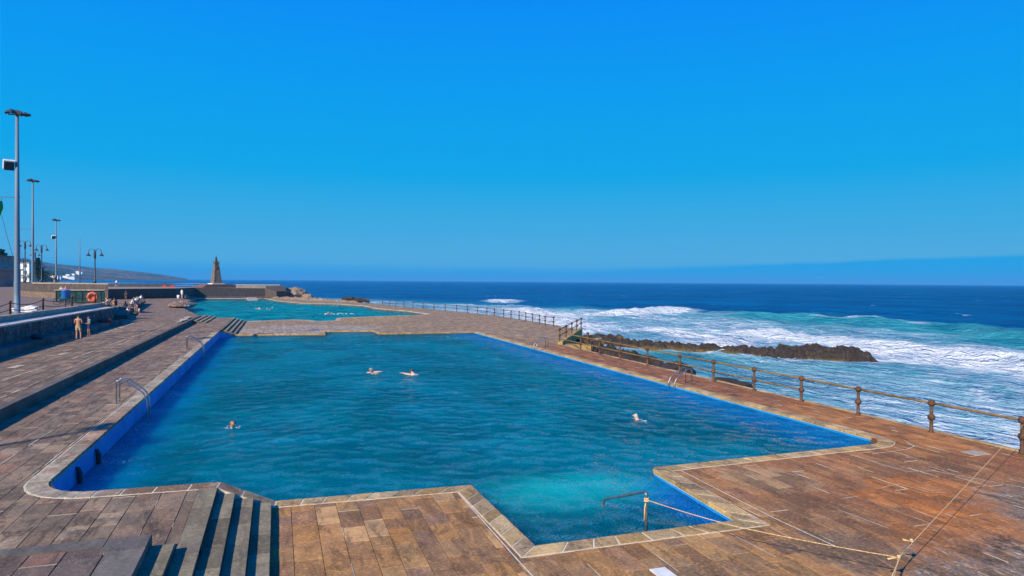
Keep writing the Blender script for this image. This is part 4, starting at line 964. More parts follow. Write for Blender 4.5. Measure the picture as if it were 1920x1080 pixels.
# bicycle
t = thing('bicycle', 'dark bicycle parked between the blue bin and the green locker', 'bicycle', (-19.2, 75.2, 2.65), radians(20))
for x in (-.52, .52): b_ = MB(); b_.torus((x, 0, .34), .32, .022, 'y', 24, 6); w_ = b_.obj('wheel', M_black, t); b_ = MB(); [b_.tube([(x+.31*cos(a), 0, .34+.31*sin(a)), (x-.31*cos(a), 0, .34-.31*sin(a))], .004, 3) for a in (0, .8, 1.6, 2.4)]; b_.obj('spokes', M_steel, w_)
b_ = MB(); [b_.tube(q, .018, 6) for q in ([(-.52, 0, .34), (-.05, 0, .3)], [(-.52, 0, .34), (-.2, 0, .75)], [(-.05, 0, .3), (-.24, 0, .88)], [(-.2, 0, .75), (.36, 0, .78)], [(-.05, 0, .3), (.38, 0, .7)], [(.52, 0, .34), (.34, 0, .98)])]; b_.obj('frame', M_steel_blue, t)
b_ = MB(); b_.box(-.38, -.1, -.07, .07, .88, .94); b_.obj('saddle', M_black, t); b_ = MB(); b_.tube([(.34, -.28, 1.0), (.34, .28, 1.0)], .015, 6); b_.obj('handlebar', M_black, t)
# pillar and heap
t = thing('stone_pillar', 'slim pale stone pillar with round head in front of the smallest mast', 'pillar', (*along(103, 108), 2.65))
b_ = MB(); b_.lathe([(.34, 0), (.34, .5), (.22, .55), (.20, 2.3), (.27, 2.35)], n=10); b_.obj('shaft', M_pale, t); b_ = MB(); b_.ball((0, 0, 2.65), .32); b_.obj('head', M_pale, t, True)
hm = rock_mesh('fishing_net_heap', .75, .5, .28, 9, M_white, 3, .5); tag(link('net_heap', hm, None, (-17.8, 60.3, 2.75)), 'small crumpled whitish heap on the ground by the nearest mast', 'heap')
bag = rock_mesh('bag', .38, .26, .2, 13, M_black, 2, .3); tag(link('bag', bag, None, (-14.5, 51.0, 1.46)), 'black bag lying on the wall ledge left of the standing man', 'bag')
bag2 = rock_mesh('towel', .55, .3, .22, 14, plain('red_towel', (.32, .05, .04), .9), 2, .3); tag(link('towel_pile', bag2, None, (-14.5, 69.0, 1.45)), 'dark red towel pile on the far end of the wall ledge', 'towel')
for px, l_ in ((308, 'left one of two red towels on the pier edge'), (323, 'right one of two red towels on the pier edge')):
    x, y = along(px, 185); b_ = MB(); b_.prism([(-.7, -.15), (.7, -.15), (.7, .15), (-.7, .15)], 0, .28, 0, .08); b_.prism([(-.3, -.12), (.3, -.12), (.2, .12), (-.2, .12)], .28, .55, 0, .08); o = b_.obj('red_towel', bpy.data.materials['red_towel'] if 0 else plain('bright_red_cloth', (.6, .03, .03), .9)); o.location = (x, y, 2.95); tag(o, l_, 'towel')

# ------------------------------------------------------------------ building, trees, headland
def building(label, x, y, z, w, dpt, h, rz, wallm, floors, roofm, extra=None):
    t = thing('building', label, 'building', (x, y, z), rz)
    b = MB(); b.box(-w/2, w/2, -dpt/2, dpt/2, 0, h, .5); b.obj('walls', wallm, t)
    b = MB(); b.box(-w/2-.5, w/2+.5, -dpt/2-.5, dpt/2+.5, h, h+.35, .5); b.obj('roof', roofm, t)
    n = max(2, int(w/3)); fh = h/floors
    for f in range(floors):
        for i in range(n):
            cx = -w/2+w*(i+.5)/n; b = MB(); b.box(cx-.75, cx+.75, -dpt/2-.06, -dpt/2+.05, f*fh+fh*.3, f*fh+fh*.8); wf = b.obj('window', M_black, t)
            b = MB(); b.box(cx-.65, cx+.65, -dpt/2-.09, -dpt/2-.062, f*fh+fh*.34, f*fh+fh*.76); b.obj('pane', M_glassy, wf)
    return t
M_glassy = plain('window_glass', (.06, .20, .28), .15, .0, var=.1)
M_pink = plain('pink_wall', (.36, .20, .17), .9, var=.15, scale=.6); M_red = plain('red_tile', (.30, .10, .07), .9, var=.3, scale=2); M_greyroof = plain('grey_roof', (.25, .25, .22), .9, var=.2, scale=.5)
x, y = along(-40, 190)
building('pink brown waterfront building with blue windows under a grey terrace at the left edge', x, y, 2.65, 17, 9, 4.6, -YAW, M_pink, 1, M_greyroof)
bt = building('grey upper storey with red tiled eave set back above the pink waterfront building', *along(-40, 200), 2.65, 16.5, 8, 8.6, -YAW, plain('grey_wall', (.22, .22, .21), .9, scale=.6), 2, M_red)
building('white and pink block of flats between the two tallest masts', *along(52, 330), 3, 7, 8, 9.3, -YAW, M_white, 3, M_greyroof)
building('small white block with pink side behind the second mast', *along(66, 345), 3, 5, 6, 7.2, -YAW, plain('pale_pink', (.55, .33, .28), .9), 2, M_red)
def leaf_mat(name, c):
    m, N, out = mat(name); r = N.n('ShaderNodeNewGeometry').outputs['Random Per Island']
    col_ = N.mix(r, tuple(q*.5 for q in c), tuple(q*1.5 for q in c)); df = N.n('ShaderNodeBsdfDiffuse'); N.put(df.inputs[0], col_); N.L.new(df.outputs[0], out.inputs[0]); return m
M_leaf = leaf_mat('dark_leaves', (.025, .055, .03)); M_bark = plain('bark', (.10, .07, .05), .9)
def tree(label, px, dist, z, h, w, kind):
    x, y = along(px, dist); t = thing('tree', label, 'tree', (x, y, z), 0, 'trees behind the promenade')
    b = MB(); b.tube([(0, 0, 0), (.1, 0, h*.5), (0, 0, h*.9)], [h*.03, h*.02, h*.008], 7)
    for k in range(8): a = k*2.4; zz = h*(.3+.07*k); b.tube([(0, 0, zz), (cos(a)*w*.35, sin(a)*w*.35, zz+h*.06)], [h*.008, h*.003], 4)
    b.obj('trunk', M_bark, t)
    c = MB()
    for i in range(520):
        u = random.random(); a = random.uniform(0, 2*pi); 
        if kind: lay = int(u*9)/9; zz = h*(.15+.85*lay)+random.uniform(-.1, .1)*h*.3; rr = w*.5*(1-lay*.85)*sqrt(random.random())
        else: ph = math.acos(random.uniform(-1, 1)); q_ = random.random()**.4*(.75+.35*mnoise.noise(Vector((cos(a)*2, sin(a)*2, ph+h)))); zz = h*.62+cos(ph)*h*.36*q_; rr = sin(ph)*w*.5*q_
        s_ = h*random.uniform(.03, .06); p = Vector((cos(a)*rr, sin(a)*rr, zz)); n1 = Vector((random.gauss(0, 1), random.gauss(0, 1), random.gauss(0, 1))).normalized(); n2 = n1.orthogonal().normalized()
        c.add([p-n1*s_, p+n2*s_*.6, p+n1*s_, p-n2*s_*.6], [(0, 1, 2, 3)])
    c.obj('crown', M_leaf, t)
tree('dark layered pine rising left of the nearest mast', 3, 330, 3, 16.5, 9, 1); tree('dark pine beside the one at the left edge', 10, 335, 3, 15, 7, 1)
tree('dark araucaria just right of the second mast, before the white flats', 71, 300, 3, 11.5, 6, 1); tree('bushy tree right of the araucaria at the foot of the hill', 84, 330, 3, 6.5, 12, 0)
tree('low bushy tree hiding the base of the white flats', 60, 310, 3, 4.6, 13, 0)
tree('rounded dark bush left of the smallest mast', 95, 420, 0, 6, 15, 0)
# headland
def headland():
    m, N, out = mat('headland'); P = N.pos(); X_ = N.xyz(P)
    a = N.noise(P, .006, 6, .62, .5); b = N.noise(P, .03, 5, .65)
    c = N.mix(N.mr(a, .40, .60), (.20, .12, .085), (.04, .065, .045)); c = N.mix(N.mr(b, .48, .58, 0., .8), c, (.03, .045, .04)); c = N.mix(N.mr(b, .35, .25, 0., .7), c, (.30, .25, .20))
    p = N.n('ShaderNodeBsdfDiffuse'); N.put(p.inputs[0], c); N.put(p.inputs['Normal'], N.bump(b, .6, 12.)); N.L.new(p.outputs[0], out.inputs[0])
    pxs = np.linspace(-120, 352, 120); prof = .82*np.interp(pxs, [-120, 0, 40, 65, 100, 140, 180, 215, 250, 285, 320, 345, 352], [50, 44, 42, 41, 34, 30, 24.5, 22, 17.5, 12, 6, 1.5, 0])
    rows = np.linspace(0, 1, 40); V = []; F_ = []
    for i, px in enumerate(pxs):
        near_d = np.interp(px, [-120, 40, 80, 140, 352], [600, 800, 1700, 2300, 3200]); far_d = 4200
        for r_ in rows:
            dist = near_d*(far_d/near_d)**r_; x, y = along(px, dist)
            top = prof[i]/1283*far_d*.96+5.2
            e = r_**1.25; n_ = (mnoise.fractal(Vector((x/260, y/260, 3)), 1, 2, 5))
            z = -3+(top+3)*e*(1+.18*n_*(1-e)*3)+(6*n_ if .1 < r_ < .97 else 0)*min(1, e*4)*min(1, prof[i]/8)
            V.append((x, y, max(-3, z)))
    n = len(rows)
    for i in range(len(pxs)-1):
        for j in range(n-1): a_ = i*n+j; F_.append((a_, a_+n, a_+n+1, a_+1))
    me = bpy.data.meshes.new('headland_hills'); me.from_pydata(V, [], F_); me.materials.append(m); me.polygons.foreach_set('use_smooth', [True]*len(F_)); struct(link('headland_hills', me)); return np.array(V)
HV = headland()
def hill_z(x, y): i = np.argmin((HV[:, 0]-x)**2+(HV[:, 1]-y)**2); return HV[i, 2]
M_housewhite = plain('white_house_wall', (.75, .75, .73), .8, var=.05, scale=.1)
for i, (px, dist, w, h) in enumerate([(97, 1000, 14, 8), (104, 1040, 12, 7), (124, 1250, 12, 8), (129, 1300, 10, 10), (134, 1240, 14, 7), (147, 1500, 10, 12), (150, 1550, 14, 7), (111, 1120, 8, 6), (139, 1400, 9, 6)]):
    dist *= 1.9; w *= 1.6; h *= 1.3; x, y = along(px, dist); z = hill_z(x, y); t = thing('house', ['white house low on the headland, leftmost of the village', 'white house second from the left in the headland village', 'white house with flat roof in the middle of the headland village', 'taller white house in the middle of the headland village', 'wide white house right of the middle of the village', 'tallest white house at the right of the headland village', 'wide low white house at the right end of the village', 'smallest white house between the left and middle clusters', 'small white house just left of the tallest one'][i], 'house', (x, y, z-2), -YAW+random.uniform(-.3, .3), 'white village houses on the headland')
    b_ = MB(); b_.box(-w/2, w/2, -5, 5, 0, h+2); b_.obj('walls', M_housewhite, t); b_ = MB(); b_.box(-w/2-.3, w/2+.3, -5.3, 5.3, h+2, h+2.4); b_.obj('roof', M_greyroof, t)

# ------------------------------------------------------------------ people
def J(**k): return k
BASE_E = [('pelvis', 'waist'), ('waist', 'chest'), ('chest', 'neck'), ('neck', 'head'), ('head', 'crown'),
          ('chest', 'shoL'), ('shoL', 'elbL'), ('elbL', 'wriL'), ('wriL', 'palL'), ('chest', 'shoR'), ('shoR', 'elbR'), ('elbR', 'wriR'), ('wriR', 'palR'),
          ('pelvis', 'hipL'), ('hipL', 'kneL'), ('kneL', 'ankL'), ('ankL', 'toeL'), ('pelvis', 'hipR'), ('hipR', 'kneR'), ('kneR', 'ankR'), ('ankR', 'toeR')]
RAD = dict(pelvis=(.155, .115), waist=(.135, .10), chest=(.165, .115), neck=(.055, .058), head=(.078, .092), crown=(.066, .078), sho=(.062, .06), elb=(.043, .043), wri=(.030, .026), pal=(.036, .017), hip=(.088, .09), kne=(.058, .06), ank=(.04, .042), toe=(.038, .024))
POSES = {
 'stand': dict(pelvis=(0, 0, .95), waist=(0, .01, 1.10), chest=(0, 0, 1.32), neck=(0, -.005, 1.50), head=(0, .015, 1.60), crown=(0, .01, 1.68), shoL=(-.185, 0, 1.42), elbL=(-.25, -.02, 1.14), wriL=(-.22, .12, .93), palL=(-.21, .16, .86), shoR=(.185, 0, 1.42), elbR=(.25, -.02, 1.14), wriR=(.22, .12, .93), palR=(.21, .16, .86), hipL=(-.09, 0, .90), kneL=(-.11, .03, .49), ankL=(-.11, -.03, .08), toeL=(-.12, .13, .03), hipR=(.09, 0, .90), kneR=(.11, .03, .49), ankR=(.11, -.03, .08), toeR=(.12, .13, .03)),
 'hold': dict(pelvis=(0, 0, .95), waist=(0, .0, 1.10), chest=(0, .0, 1.32), neck=(0, .02, 1.50), head=(0, .05, 1.59), crown=(0, .06, 1.67), shoL=(-.19, 0, 1.42), elbL=(-.25, .02, 1.14), wriL=(-.10, .23, 1.10), palL=(-.04, .27, 1.11), shoR=(.19, 0, 1.42), elbR=(.25, .02, 1.14), wriR=(.10, .23, 1.12), palR=(.04, .27, 1.13), hipL=(-.09, 0, .90), kneL=(-.10, .02, .49), ankL=(-.09, -.05, .08), toeL=(-.11, .11, .03), hipR=(.09, 0, .90), kneR=(.13, .06, .49), ankR=(.15, .02, .08), toeR=(.18, .17, .03)),
 'walk': dict(pelvis=(0, 0, .94), waist=(0, .02, 1.10), chest=(0, .03, 1.32), neck=(0, .04, 1.49), head=(0, .06, 1.59), crown=(0, .06, 1.67), shoL=(-.185, .04, 1.41), elbL=(-.24, -.12, 1.16), wriL=(-.22, -.05, .93), palL=(-.21, -.02, .86), shoR=(.185, 0, 1.41), elbR=(.24, .12, 1.17), wriR=(.20, .30, 1.0), palR=(.19, .36, .96), hipL=(-.09, 0, .89), kneL=(-.10, .20, .51), ankL=(-.10, .24, .10), toeL=(-.10, .39, .05), hipR=(.09, 0, .89), kneR=(.10, -.08, .50), ankR=(.10, -.36, .16), toeR=(.10, -.24, .05)),
 'bend': dict(pelvis=(0, -.10, .90), waist=(0, .04, 1.02), chest=(0, .24, 1.13), neck=(0, .40, 1.20), head=(0, .50, 1.22), crown=(0, .57, 1.22), shoL=(-.18, .32, 1.14), elbL=(-.22, .34, .86), wriL=(-.15, .38, .62), palL=(-.14, .39, .54), shoR=(.18, .32, 1.14), elbR=(.22, .34, .86), wriR=(.15, .38, .62), palR=(.14, .39, .54), hipL=(-.09, -.08, .86), kneL=(-.11, .05, .47), ankL=(-.11, -.08, .08), toeL=(-.12, .08, .03), hipR=(.09, -.08, .86), kneR=(.13, .02, .47), ankR=(.16, -.22, .08), toeR=(.18, -.06, .03)),
 'seat': dict(pelvis=(0, 0, .12), waist=(0, .0, .29), chest=(0, .03, .51), neck=(0, .06, .68), head=(0, .09, .78), crown=(0, .09, .86), shoL=(-.18, .04, .60), elbL=(-.24, .12, .34), wriL=(-.14, .32, .25), palL=(-.12, .38, .23), shoR=(.18, .04, .60), elbR=(.24, .12, .34), wriR=(.14, .32, .25), palR=(.12, .38, .23), hipL=(-.09, .04, .10), kneL=(-.13, .46, .10), ankL=(-.12, .48, -.34), toeL=(-.12, .63, -.40), hipR=(.09, .04, .10), kneR=(.13, .46, .10), ankR=(.12, .44, -.34), toeR=(.12, .59, -.40)),
 'knees': dict(pelvis=(0, 0, .12), waist=(0, .01, .29), chest=(0, .08, .50), neck=(0, .15, .66), head=(0, .19, .75), crown=(0, .19, .83), shoL=(-.18, .10, .58), elbL=(-.23, .30, .42), wriL=(-.12, .46, .42), palL=(-.07, .50, .42), shoR=(.18, .10, .58), elbR=(.23, .30, .42), wriR=(.12, .46, .42), palR=(.07, .50, .42), hipL=(-.09, .04, .11), kneL=(-.13, .40, .44), ankL=(-.12, .58, .07), toeL=(-.12, .73, .03), hipR=(.09, .04, .11), kneR=(.13, .40, .44), ankR=(.12, .58, .07), toeR=(.12, .73, .03)),
 'lie': dict(pelvis=(0, 0, .12), waist=(0, -.16, .12), chest=(0, -.38, .14), neck=(0, -.55, .17), head=(0, -.66, .19), crown=(0, -.74, .19), shoL=(-.18, -.46, .12), elbL=(-.32, -.24, .07), wriL=(-.30, .0, .05), palL=(-.30, .08, .04), shoR=(.18, -.46, .12), elbR=(.34, -.60, .08), wriR=(.14, -.72, .07), palR=(.07, -.74, .07), hipL=(-.09, .05, .11), kneL=(-.11, .44, .34), ankL=(-.11, .72, .07), toeL=(-.12, .86, .05), hipR=(.09, .05, .11), kneR=(.12, .46, .10), ankR=(.13, .88, .07), toeR=(.14, .93, .17)),
 'lean': dict(pelvis=(0, 0, .12), waist=(0, -.08, .26), chest=(0, -.20, .42), neck=(0, -.28, .56), head=(0, -.28, .66), crown=(0, -.28, .74), shoL=(-.18, -.22, .50), elbL=(-.26, -.40, .28), wriL=(-.28, -.48, .05), palL=(-.29, -.53, .03), shoR=(.18, -.22, .50), elbR=(.26, -.40, .28), wriR=(.28, -.48, .05), palR=(.29, -.53, .03), hipL=(-.09, .04, .11), kneL=(-.12, .44, .30), ankL=(-.12, .76, .07), toeL=(-.12, .90, .06), hipR=(.09, .04, .11), kneR=(.12, .46, .12), ankR=(.12, .88, .07), toeR=(.13, .94, .17)),
 'swim': dict(pelvis=(0, -.50, -.45), waist=(0, -.38, -.32), chest=(0, -.18, -.15), neck=(0, -.03, .04), head=(0, .04, .15), crown=(0, .04, .23), shoL=(-.19, -.10, -.04), elbL=(-.34, .10, -.10), wriL=(-.24, .32, -.12), palL=(-.20, .39, -.12), shoR=(.19, -.10, -.04), elbR=(.34, .10, -.10), wriR=(.24, .32, -.12), palR=(.20, .39, -.12), hipL=(-.09, -.56, -.50), kneL=(-.20, -.80, -.74), ankL=(-.16, -1.15, -.88), toeL=(-.17, -1.28, -.92), hipR=(.09, -.56, -.50), kneR=(.20, -.80, -.74), ankR=(.16, -1.15, -.88), toeR=(.17, -1.28, -.92)),
 'stroke': dict(pelvis=(0, -.55, -.38), waist=(0, -.40, -.27), chest=(0, -.18, -.11), neck=(0, -.03, .05), head=(0, .04, .15), crown=(0, .04, .23), shoL=(-.19, -.10, -.01), elbL=(-.36, -.02, .02), wriL=(-.52, .08, .06), palL=(-.58, .10, .06), shoR=(.19, -.10, -.05), elbR=(.36, .06, -.14), wriR=(.42, .26, -.16), palR=(.42, .34, -.16), hipL=(-.09, -.60, -.42), kneL=(-.20, -.9, -.62), ankL=(-.16, -1.25, -.70), toeL=(-.17, -1.38, -.74), hipR=(.09, -.60, -.42), kneR=(.20, -.9, -.62), ankR=(.16, -1.25, -.70), toeR=(.17, -1.38, -.74)),
}
M_skin = [plain('skin_tanned', (.46, .22, .12), .55, var=.08), plain('skin_fair', (.60, .36, .26), .55, var=.08), plain('skin_brown', (.30, .15, .09), .55, var=.08)]
M_hair = {k: plain('hair_'+k, c, .7, var=.2) for k, c in dict(brown=(.07, .04, .025), grey=(.45, .42, .38), black=(.015, .012, .012), blond=(.50, .36, .16)).items()}
CL = {k: plain('cloth_'+k, c, .9, var=.1) for k, c in dict(white=(.75, .74, .70), khaki=(.42, .33, .20), black=(.02, .02, .025), red=(.5, .03, .04), blue=(.04, .10, .38), grey=(.18, .19, .21), navy=(.02, .03, .09), orange=(.6, .2, .04), green=(.05, .25, .10), pink=(.6, .2, .25)).items()}
def seg_dist(P_, a, b):
    ab = b-a; t_ = np.clip(((P_-a)@ab)/(ab@ab), 0, 1); return np.linalg.norm(P_-a-t_[:, None]*ab, axis=1), t_
def build_pose(name):
    J_ = POSES[name]; names = list(J_); me = bpy.data.meshes.new('body'); me.from_pydata([J_[k] for k in names], [(names.index(a), names.index(b)) for a, b in BASE_E], [])
    o = link('body_tmp', me); sk = o.modifiers.new('s', 'SKIN'); sk.use_smooth_shade = True
    for i, k in enumerate(names):
        r_ = RAD.get(k) or RAD[k[:3]]; me.skin_vertices[0].data[i].radius = r_; me.skin_vertices[0].data[i].use_root = (k == 'pelvis')
    su = o.modifiers.new('u', 'SUBSURF'); su.levels = 1; su.render_levels = 1
    dg = bpy.context.evaluated_depsgraph_get(); ev = o.evaluated_get(dg); m2 = bpy.data.meshes.new_from_object(ev)
    bm = bmesh.new(); bm.from_mesh(m2)
    hd, cr = Vector(J_['head']), Vector(J_['crown']); upv = (cr-hd).normalized(); fv = Vector((0, 1, 0)); fv = (fv-upv*fv.dot(upv))
    fv = (Vector((0, 0, 1)) if name == 'lie' else (Vector((0, 0, -1)) if name == 'bend' else fv)); fv = (fv-upv*fv.dot(upv)).normalized(); sv = fv.cross(upv)
    def cone(b, a, c, r1, r2, n=6):
        mb = MB(); mb.tube([a, c], [r1, r2], n); vv = [b.verts.new(v) for v in mb.v]; b.verts.index_update(); [b.faces.new([vv[i] for i in f]) for f in mb.f]
    cone(bm, hd+fv*.07+upv*.02, hd+fv*.122-upv*.01, .012, .016)                    # nose
    for s in (-1, 1): cone(bm, hd+sv*s*.07, hd+sv*s*.095-fv*.01, .028, .016)         # ears
    for s in ('L', 'R'):                                                            # five fingers
        w, p = Vector(J_['wri'+s]), Vector(J_['pal'+s]); d_ = (p-w).normalized(); sd_ = d_.cross(Vector((0, 0, 1)) if abs(d_.z) < .8 else Vector((0, 1, 0))).normalized()
        for i, L in enumerate((.062, .075, .080, .072)):
            a = p+sd_*(.017*(i-1.5)*1.15); k_ = a+d_*L*.55+Vector((0, 0, -.004)); cone(bm, a, k_, .0095, .0085, 5); cone(bm, k_, k_+d_*L*.45+Vector((0, 0, -.012)), .0085, .006, 5)
        a = w.lerp(p, .5); cone(bm, a, a+(sd_*(-.04 if s == 'L' else .04)+d_*.035), .012, .008, 5)
    bm.to_mesh(m2); bm.free(); m2.polygons.foreach_set('use_smooth', [True]*len(m2.polygons)); m2.name = 'body_'+name
    bpy.data.objects.remove(o)
    n = len(m2.polygons); C_ = np.zeros(n*3); m2.polygons.foreach_get('center', C_); C_ = C_.reshape(-1, 3)
    best = np.full(n, 9e9); seg = np.zeros(n, int); tt = np.zeros(n)
    for i, (a, b) in enumerate(BASE_E):
        ra = (RAD.get(a) or RAD[a[:3]])[0]; rb_ = (RAD.get(b) or RAD[b[:3]])[0]
        d_, t_ = seg_dist(C_, np.array(J_[a], float), np.array(J_[b], float)); d_ = d_/(ra+(rb_-ra)*t_); k = d_ < best; best[k] = d_[k]; seg[k] = i; tt[k] = t_[k]
    hdn, un, fn = np.array(hd), np.array(upv), np.array(fv); rel = C_-hdn
    return dict(me=m2, seg=seg, t=tt, hu=rel@un, hf=rel@fn, hdist=np.linalg.norm(rel, axis=1))
def garment(P_, kind):
    key = 'g_'+kind
    if key in P_: return P_[key]
    E = {e: i for i, e in enumerate(BASE_E)}; s, t_ = P_['seg'], P_['t']; S = lambda a, b: s == E[(a, b)]
    hipz = S('pelvis', 'hipL') | S('pelvis', 'hipR'); th = lambda q: (S('hipL', 'kneL') | S('hipR', 'kneR')) & (t_ < q)
    if kind == 'hair': k = (P_['hdist'] < .2) & (S('head', 'crown') | S('neck', 'head')) & ((P_['hu'] > .075) | ((P_['hf'] < .0) & (P_['hu'] > -.035))); off = .014
    elif kind == 'shorts': k = hipz | th(.55) | (S('pelvis', 'waist') & (t_ < .35)); off = .018
    elif kind == 'trunks': k = hipz | th(.22) | (S('pelvis', 'waist') & (t_ < .25)); off = .010
    elif kind == 'shirt': k = (S('pelvis', 'waist') & (t_ > .2)) | S('waist', 'chest') | (S('chest', 'neck') & (t_ < .55)) | S('chest', 'shoL') | S('chest', 'shoR') | ((S('shoL', 'elbL') | S('shoR', 'elbR')) & (t_ < .6)); off = .016
    elif kind == 'swimsuit': k = hipz | th(.1) | S('pelvis', 'waist') | (S('waist', 'chest')) | (S('chest', 'neck') & (t_ < .2)); off = .008
    me0 = P_['me']; bm = bmesh.new(); bm.from_mesh(me0); bm.faces.ensure_lookup_table()
    bmesh.ops.delete(bm, geom=[f for f, q in zip(bm.faces, k) if not q], context='FACES')
    bm.normal_update()
    for v in bm.verts: v.co += v.normal*off
    me = bpy.data.meshes.new(kind); bm.to_mesh(me); bm.free(); me.materials.append(CL['white']); P_[key] = me; return me
PC = {}
def person(pose, label, x, y, z, rz, skin=0, hair='brown', wear=(('trunks', 'navy'),), group=None, s=1.):
    if pose not in PC:
        PC[pose] = build_pose(pose); PC[pose]['me'].materials.append(M_skin[0])
    P_ = PC[pose]; t = thing('person', label, 'person', (x, y, z), rz, group); t.scale = (s, s, s)
    b = link('body', P_['me'], t); b.material_slots[0].link = 'OBJECT'; b.material_slots[0].material = M_skin[skin]
    for nm, cl, mt in [('hair', 'hair', M_hair[hair])]+[(k, k, CL[c]) for k, c in wear]:
        o = link(nm, garment(P_, cl), t); o.material_slots[0].link = 'OBJECT'; o.material_slots[0].material = mt
    return t
D = radians
person('hold', 'bare backed man in khaki shorts standing by the left wall, seen from behind', -13.15, 54.9, .9, D(-12), 0, 'brown', (('shorts', 'khaki'),), s=1.01)
person('hold', 'person in grey shirt and dark shorts half hidden beside the bare backed man', -13.1, 57.6, .9, D(120), 2, 'black', (('shirt', 'grey'), ('shorts', 'navy')), s=.88)
person('knees', 'person in white shirt sitting on the open terrace with a dark bag', -17.0+.0, 91.6, .9, D(-70), 0, 'black', (('shirt', 'white'), ('shorts', 'black')), s=1.05)
tag(link('bag', bag, None, (-15.9, 91.4, 1.05)), 'black bag on the terrace beside the seated person in white', 'bag')
person('bend', 'person in black swimwear bending down on the open terrace', -15.4, 90.1, .9, D(130), 1, 'brown', (('trunks', 'black'), ('swimsuit', 'black')))
person('knees', 'bare shouldered person sitting left on the wall end near the orange ring', -15.9, 77.4, 2.4, D(100), 1, 'black', (('trunks', 'black'),))
person('knees', 'bare shouldered person sitting right on the wall end near the orange ring', -15.5, 78.6, 2.4, D(60), 0, 'black', (('swimsuit', 'black'),))
person('stand', 'dark clothed person standing against the far wall behind the row of bathers', *along(236, 140), .9, D(150), 2, 'black', (('shirt', 'navy'), ('shorts', 'black')), s=1.05)
person('walk', 'walker in white and dark clothes on the promenade above the far wall', *along(218, 168), 3.0, D(-60), 1, 'black', (('shirt', 'white'), ('shorts', 'black')), s=1.1)
person('stand', 'bare chested person left behind the blue bin', *along(115, 78), 2.65, D(160), 1, 'black', (('trunks', 'navy'),), s=.98)
person('stand', 'person in pink top right behind the blue bin', *along(123, 80), 2.65, D(200), 1, 'brown', (('shirt', 'pink'), ('shorts', 'grey')), s=.95)
row = [('lie', 0, 'pink', 'first bather of the ledge row, lying nearest the camera'), ('lean', 1, 'orange', 'leaning bather in orange, second on the dark ledge'), ('lie', 0, 'red', 'bather lying in the ledge row next to the leaning orange one'), ('knees', 1, 'white', 'bather in white with knees drawn up in the ledge row'),
       ('knees', 0, 'blue', 'bather in blue top sitting in the middle of the ledge row'), ('lean', 1, 'blue', 'leaning bather in blue just right of the seated blue one'), ('knees', 2, 'white', 'seated figure in white before the upper group of the ledge row'), ('lean', 1, 'white', 'leaning figure in white at the front of the ledge row end'),
       ('knees', 1, 'grey', 'seated figure in grey among the whites at the ledge row end'), ('lean', 0, 'white', 'figure in white shirt leaning back near the ledge end'), ('knees', 1, 'white', 'last seated figure in white at the far ledge end')]
for i, (ps, sk, c, l) in enumerate(row):
    f_ = i/(len(row)-1); q = pts_[0][1]+(16+f_*36); xx = np.interp(q, [p[1] for p in pts_], [p[0] for p in pts_])
    person(ps, l, xx+.75, q, 1.35 if ps != 'knees' else 1.35, D(-75+20*(i % 3)), sk, ['black', 'brown', 'grey', 'blond'][i % 4], (('shirt' if c in ('white', 'blue', 'grey') else 'trunks', c), ('shorts' if c == 'white' else 'trunks', 'grey' if c in ('white', 'grey') else c)), 'bathers on the dark ledge', 1.15)
# rail of stone with people at the corner of the far pool
tag(link('stone_mound', rock_mesh('stone_mound', 2.1, 7.5, .5, 31, M_M_far, 3, .10), None, (-15.6, 131, .7)), 'pale brown stone mound at the left corner of the far pool', 'mound')
for i, (px, dist, z, ps, sk, c, l) in enumerate([(334, 138, 1.15, 'knees', 1, 'white', 'person in white crouching left on the stone mound by the far pool'), (341, 140, 1.15, 'stand', 1, 'white', 'person in white standing on top of the stone mound'), (347, 141, 1.15, 'knees', 0, 'grey', 'person in grey sitting right on the stone mound'), (333, 118, .9, 'lie', 1, 'pink', 'fair bather lying at the far pool corner, leftmost on the ground'),
        (343, 117, .7, 'lean', 0, 'black', 'bather in black leaning back at the far pool corner'), (349, 113, .6, 'lie', 1, 'white', 'bather lying in white closest to the far pool edge'), (352, 120, .6, 'knees', 2, 'black', 'dark haired bather hugging knees right beside the far pool water'),
        (364, 196, .4, 'knees', 0, 'red', 'person in red sitting before the dark pier wall'), (369, 197, .4, 'lean', 1, 'white', 'person in white next to the one in red by the pier wall'), (379, 196, .4, 'stand', 1, 'khaki', 'person in khaki standing before the pier wall under the tower'), (408, 198, .6, 'lean', 1, 'white', 'person in white alone on the edge right of the tower')]):
    x, y = along(px, dist); person(ps, l, x, y, z, D(-40*i), sk, ['black', 'grey', 'brown'][i % 3], (('shirt', c), ('trunks', c)) if c in ('white', 'grey', 'khaki', 'red') else (('trunks', c),), None, 1.12)
b_ = MB(); b_.prism([(-21, 199.5), (-2, 204.5), (-1.5, 203.3), (-20.5, 198)], -.8, .42, .5); tag(b_.obj('pier_ledge', stone('red_ledge_stone', [(.27, .17, .14), (.22, .14, .12)])), 'reddish ledge at the foot of the dark pier wall above the far pool', 'ledge')
b_ = MB(); b_.prism([(-8, 198.6), (-5.5, 199.2), (-4.5, 190), (-7, 189.5)], -1, [.3, .3, -.5, -.5], .5); tag(b_.obj('slipway', M_pale), 'small pale slipway entering the far pool under the pier', 'slipway')
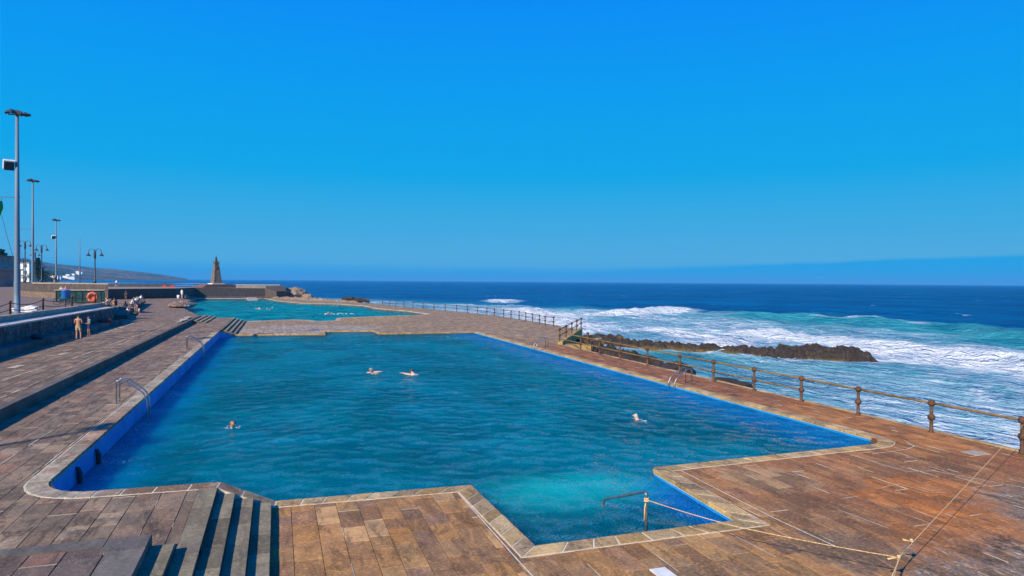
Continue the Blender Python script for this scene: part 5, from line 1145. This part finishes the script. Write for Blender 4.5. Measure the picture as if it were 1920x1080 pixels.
# swimmers
person('stroke', 'swimmer with one arm stretched left, left one of the middle pair', 5.15, 40.2, wl+.04, D(150), 1, 'grey', (('trunks', 'navy'),), s=1.08)
person('stroke', 'swimmer with pale back, right one of the middle pair', 7.3, 38.9, wl+.04, D(10), 1, 'brown', (('swimsuit', 'white'),), s=1.08)
person('swim', 'swimmer with reddish face on the left side of the pool near the camera', -1.55, 26.9, wl-.05, D(200), 0, 'blond', (('swimsuit', 'grey'),), s=1.1)
person('swim', 'swimmer with pale cap hair and pink swimsuit on the right side of the pool', 13.3, 23.7, wl-.03, D(35), 1, 'grey', (('swimsuit', 'pink'),), s=1.1)
for i, (x, y, l) in enumerate([(-3.2, 136.3, 'left swimmer of three in the far pool'), (-.9, 138, 'right swimmer of three in the far pool'), (-1.8, 132.5, 'nearest swimmer of three in the far pool'), (7.8, 115.3, 'splashing swimmer alone in the far pool on the right')]):
    person('stroke', l, x, y, -.3, D(60*i+20), 1, 'blond', (('trunks', 'black'),), None, 1.25)
M_foam = plain('foam', (.8, .84, .86), .6, var=.08)
def ripple(x, y, z, r, n, seed, label, asp=1.2):
    random.seed(seed); b = MB()
    for i in range(n):
        a = random.uniform(0, 2*pi); q = r*random.uniform(.5, 1.1); c = Vector((x+cos(a)*q*asp*.6, y+sin(a)*q, z)); L = random.uniform(.03, .09)*r*2; w = L*.22; t_ = random.uniform(-.3, .3)
        d_ = Vector((cos(t_-.3), sin(t_-.3), 0)); e = Vector((-d_.y, d_.x, 0)); b.add([c-d_*L, c-e*w, c+d_*L, c+e*w, c+Vector((0, 0, w*.7))], [(0, 1, 4), (1, 2, 4), (2, 3, 4), (3, 0, 4)])
    o = b.obj('splash_foam', M_foam); o['kind'] = 'stuff'; o['label'] = label; o['category'] = 'foam'
ripple(5.2, 40.1, wl+.02, .5, 14, 1, 'white splashes round the left swimmer of the middle pair'); ripple(7.3, 38.8, wl+.02, .45, 12, 2, 'white splashes round the right swimmer of the middle pair'); ripple(-1.5, 26.8, wl+.02, .38, 14, 3, 'white splashes round the swimmer on the left side')
ripple(13.3, 23.5, wl+.02, .34, 10, 4, 'white splashes round the swimmer on the right side'); ripple(9.0, 114, -.28, 1.5, 26, 5, 'long white splash trail of the lone far pool swimmer', 3.)

# ------------------------------------------------------------------ thin sea haze over the whole place
hz = MB(); hz.box(-12000, 34000, -1500, 36000, -4.5, 118)
m, N, out = mat('sea_haze'); pv = N.n('ShaderNodeVolumePrincipled'); pv.inputs['Color'].default_value = (.12, .55, 1., 1); pv.inputs['Density'].default_value = .00011
pv.inputs['Anisotropy'].default_value = 0.
N.L.new(pv.outputs[0], out.inputs['Volume']); tag(hz.obj('haze', m), kind='stuff')
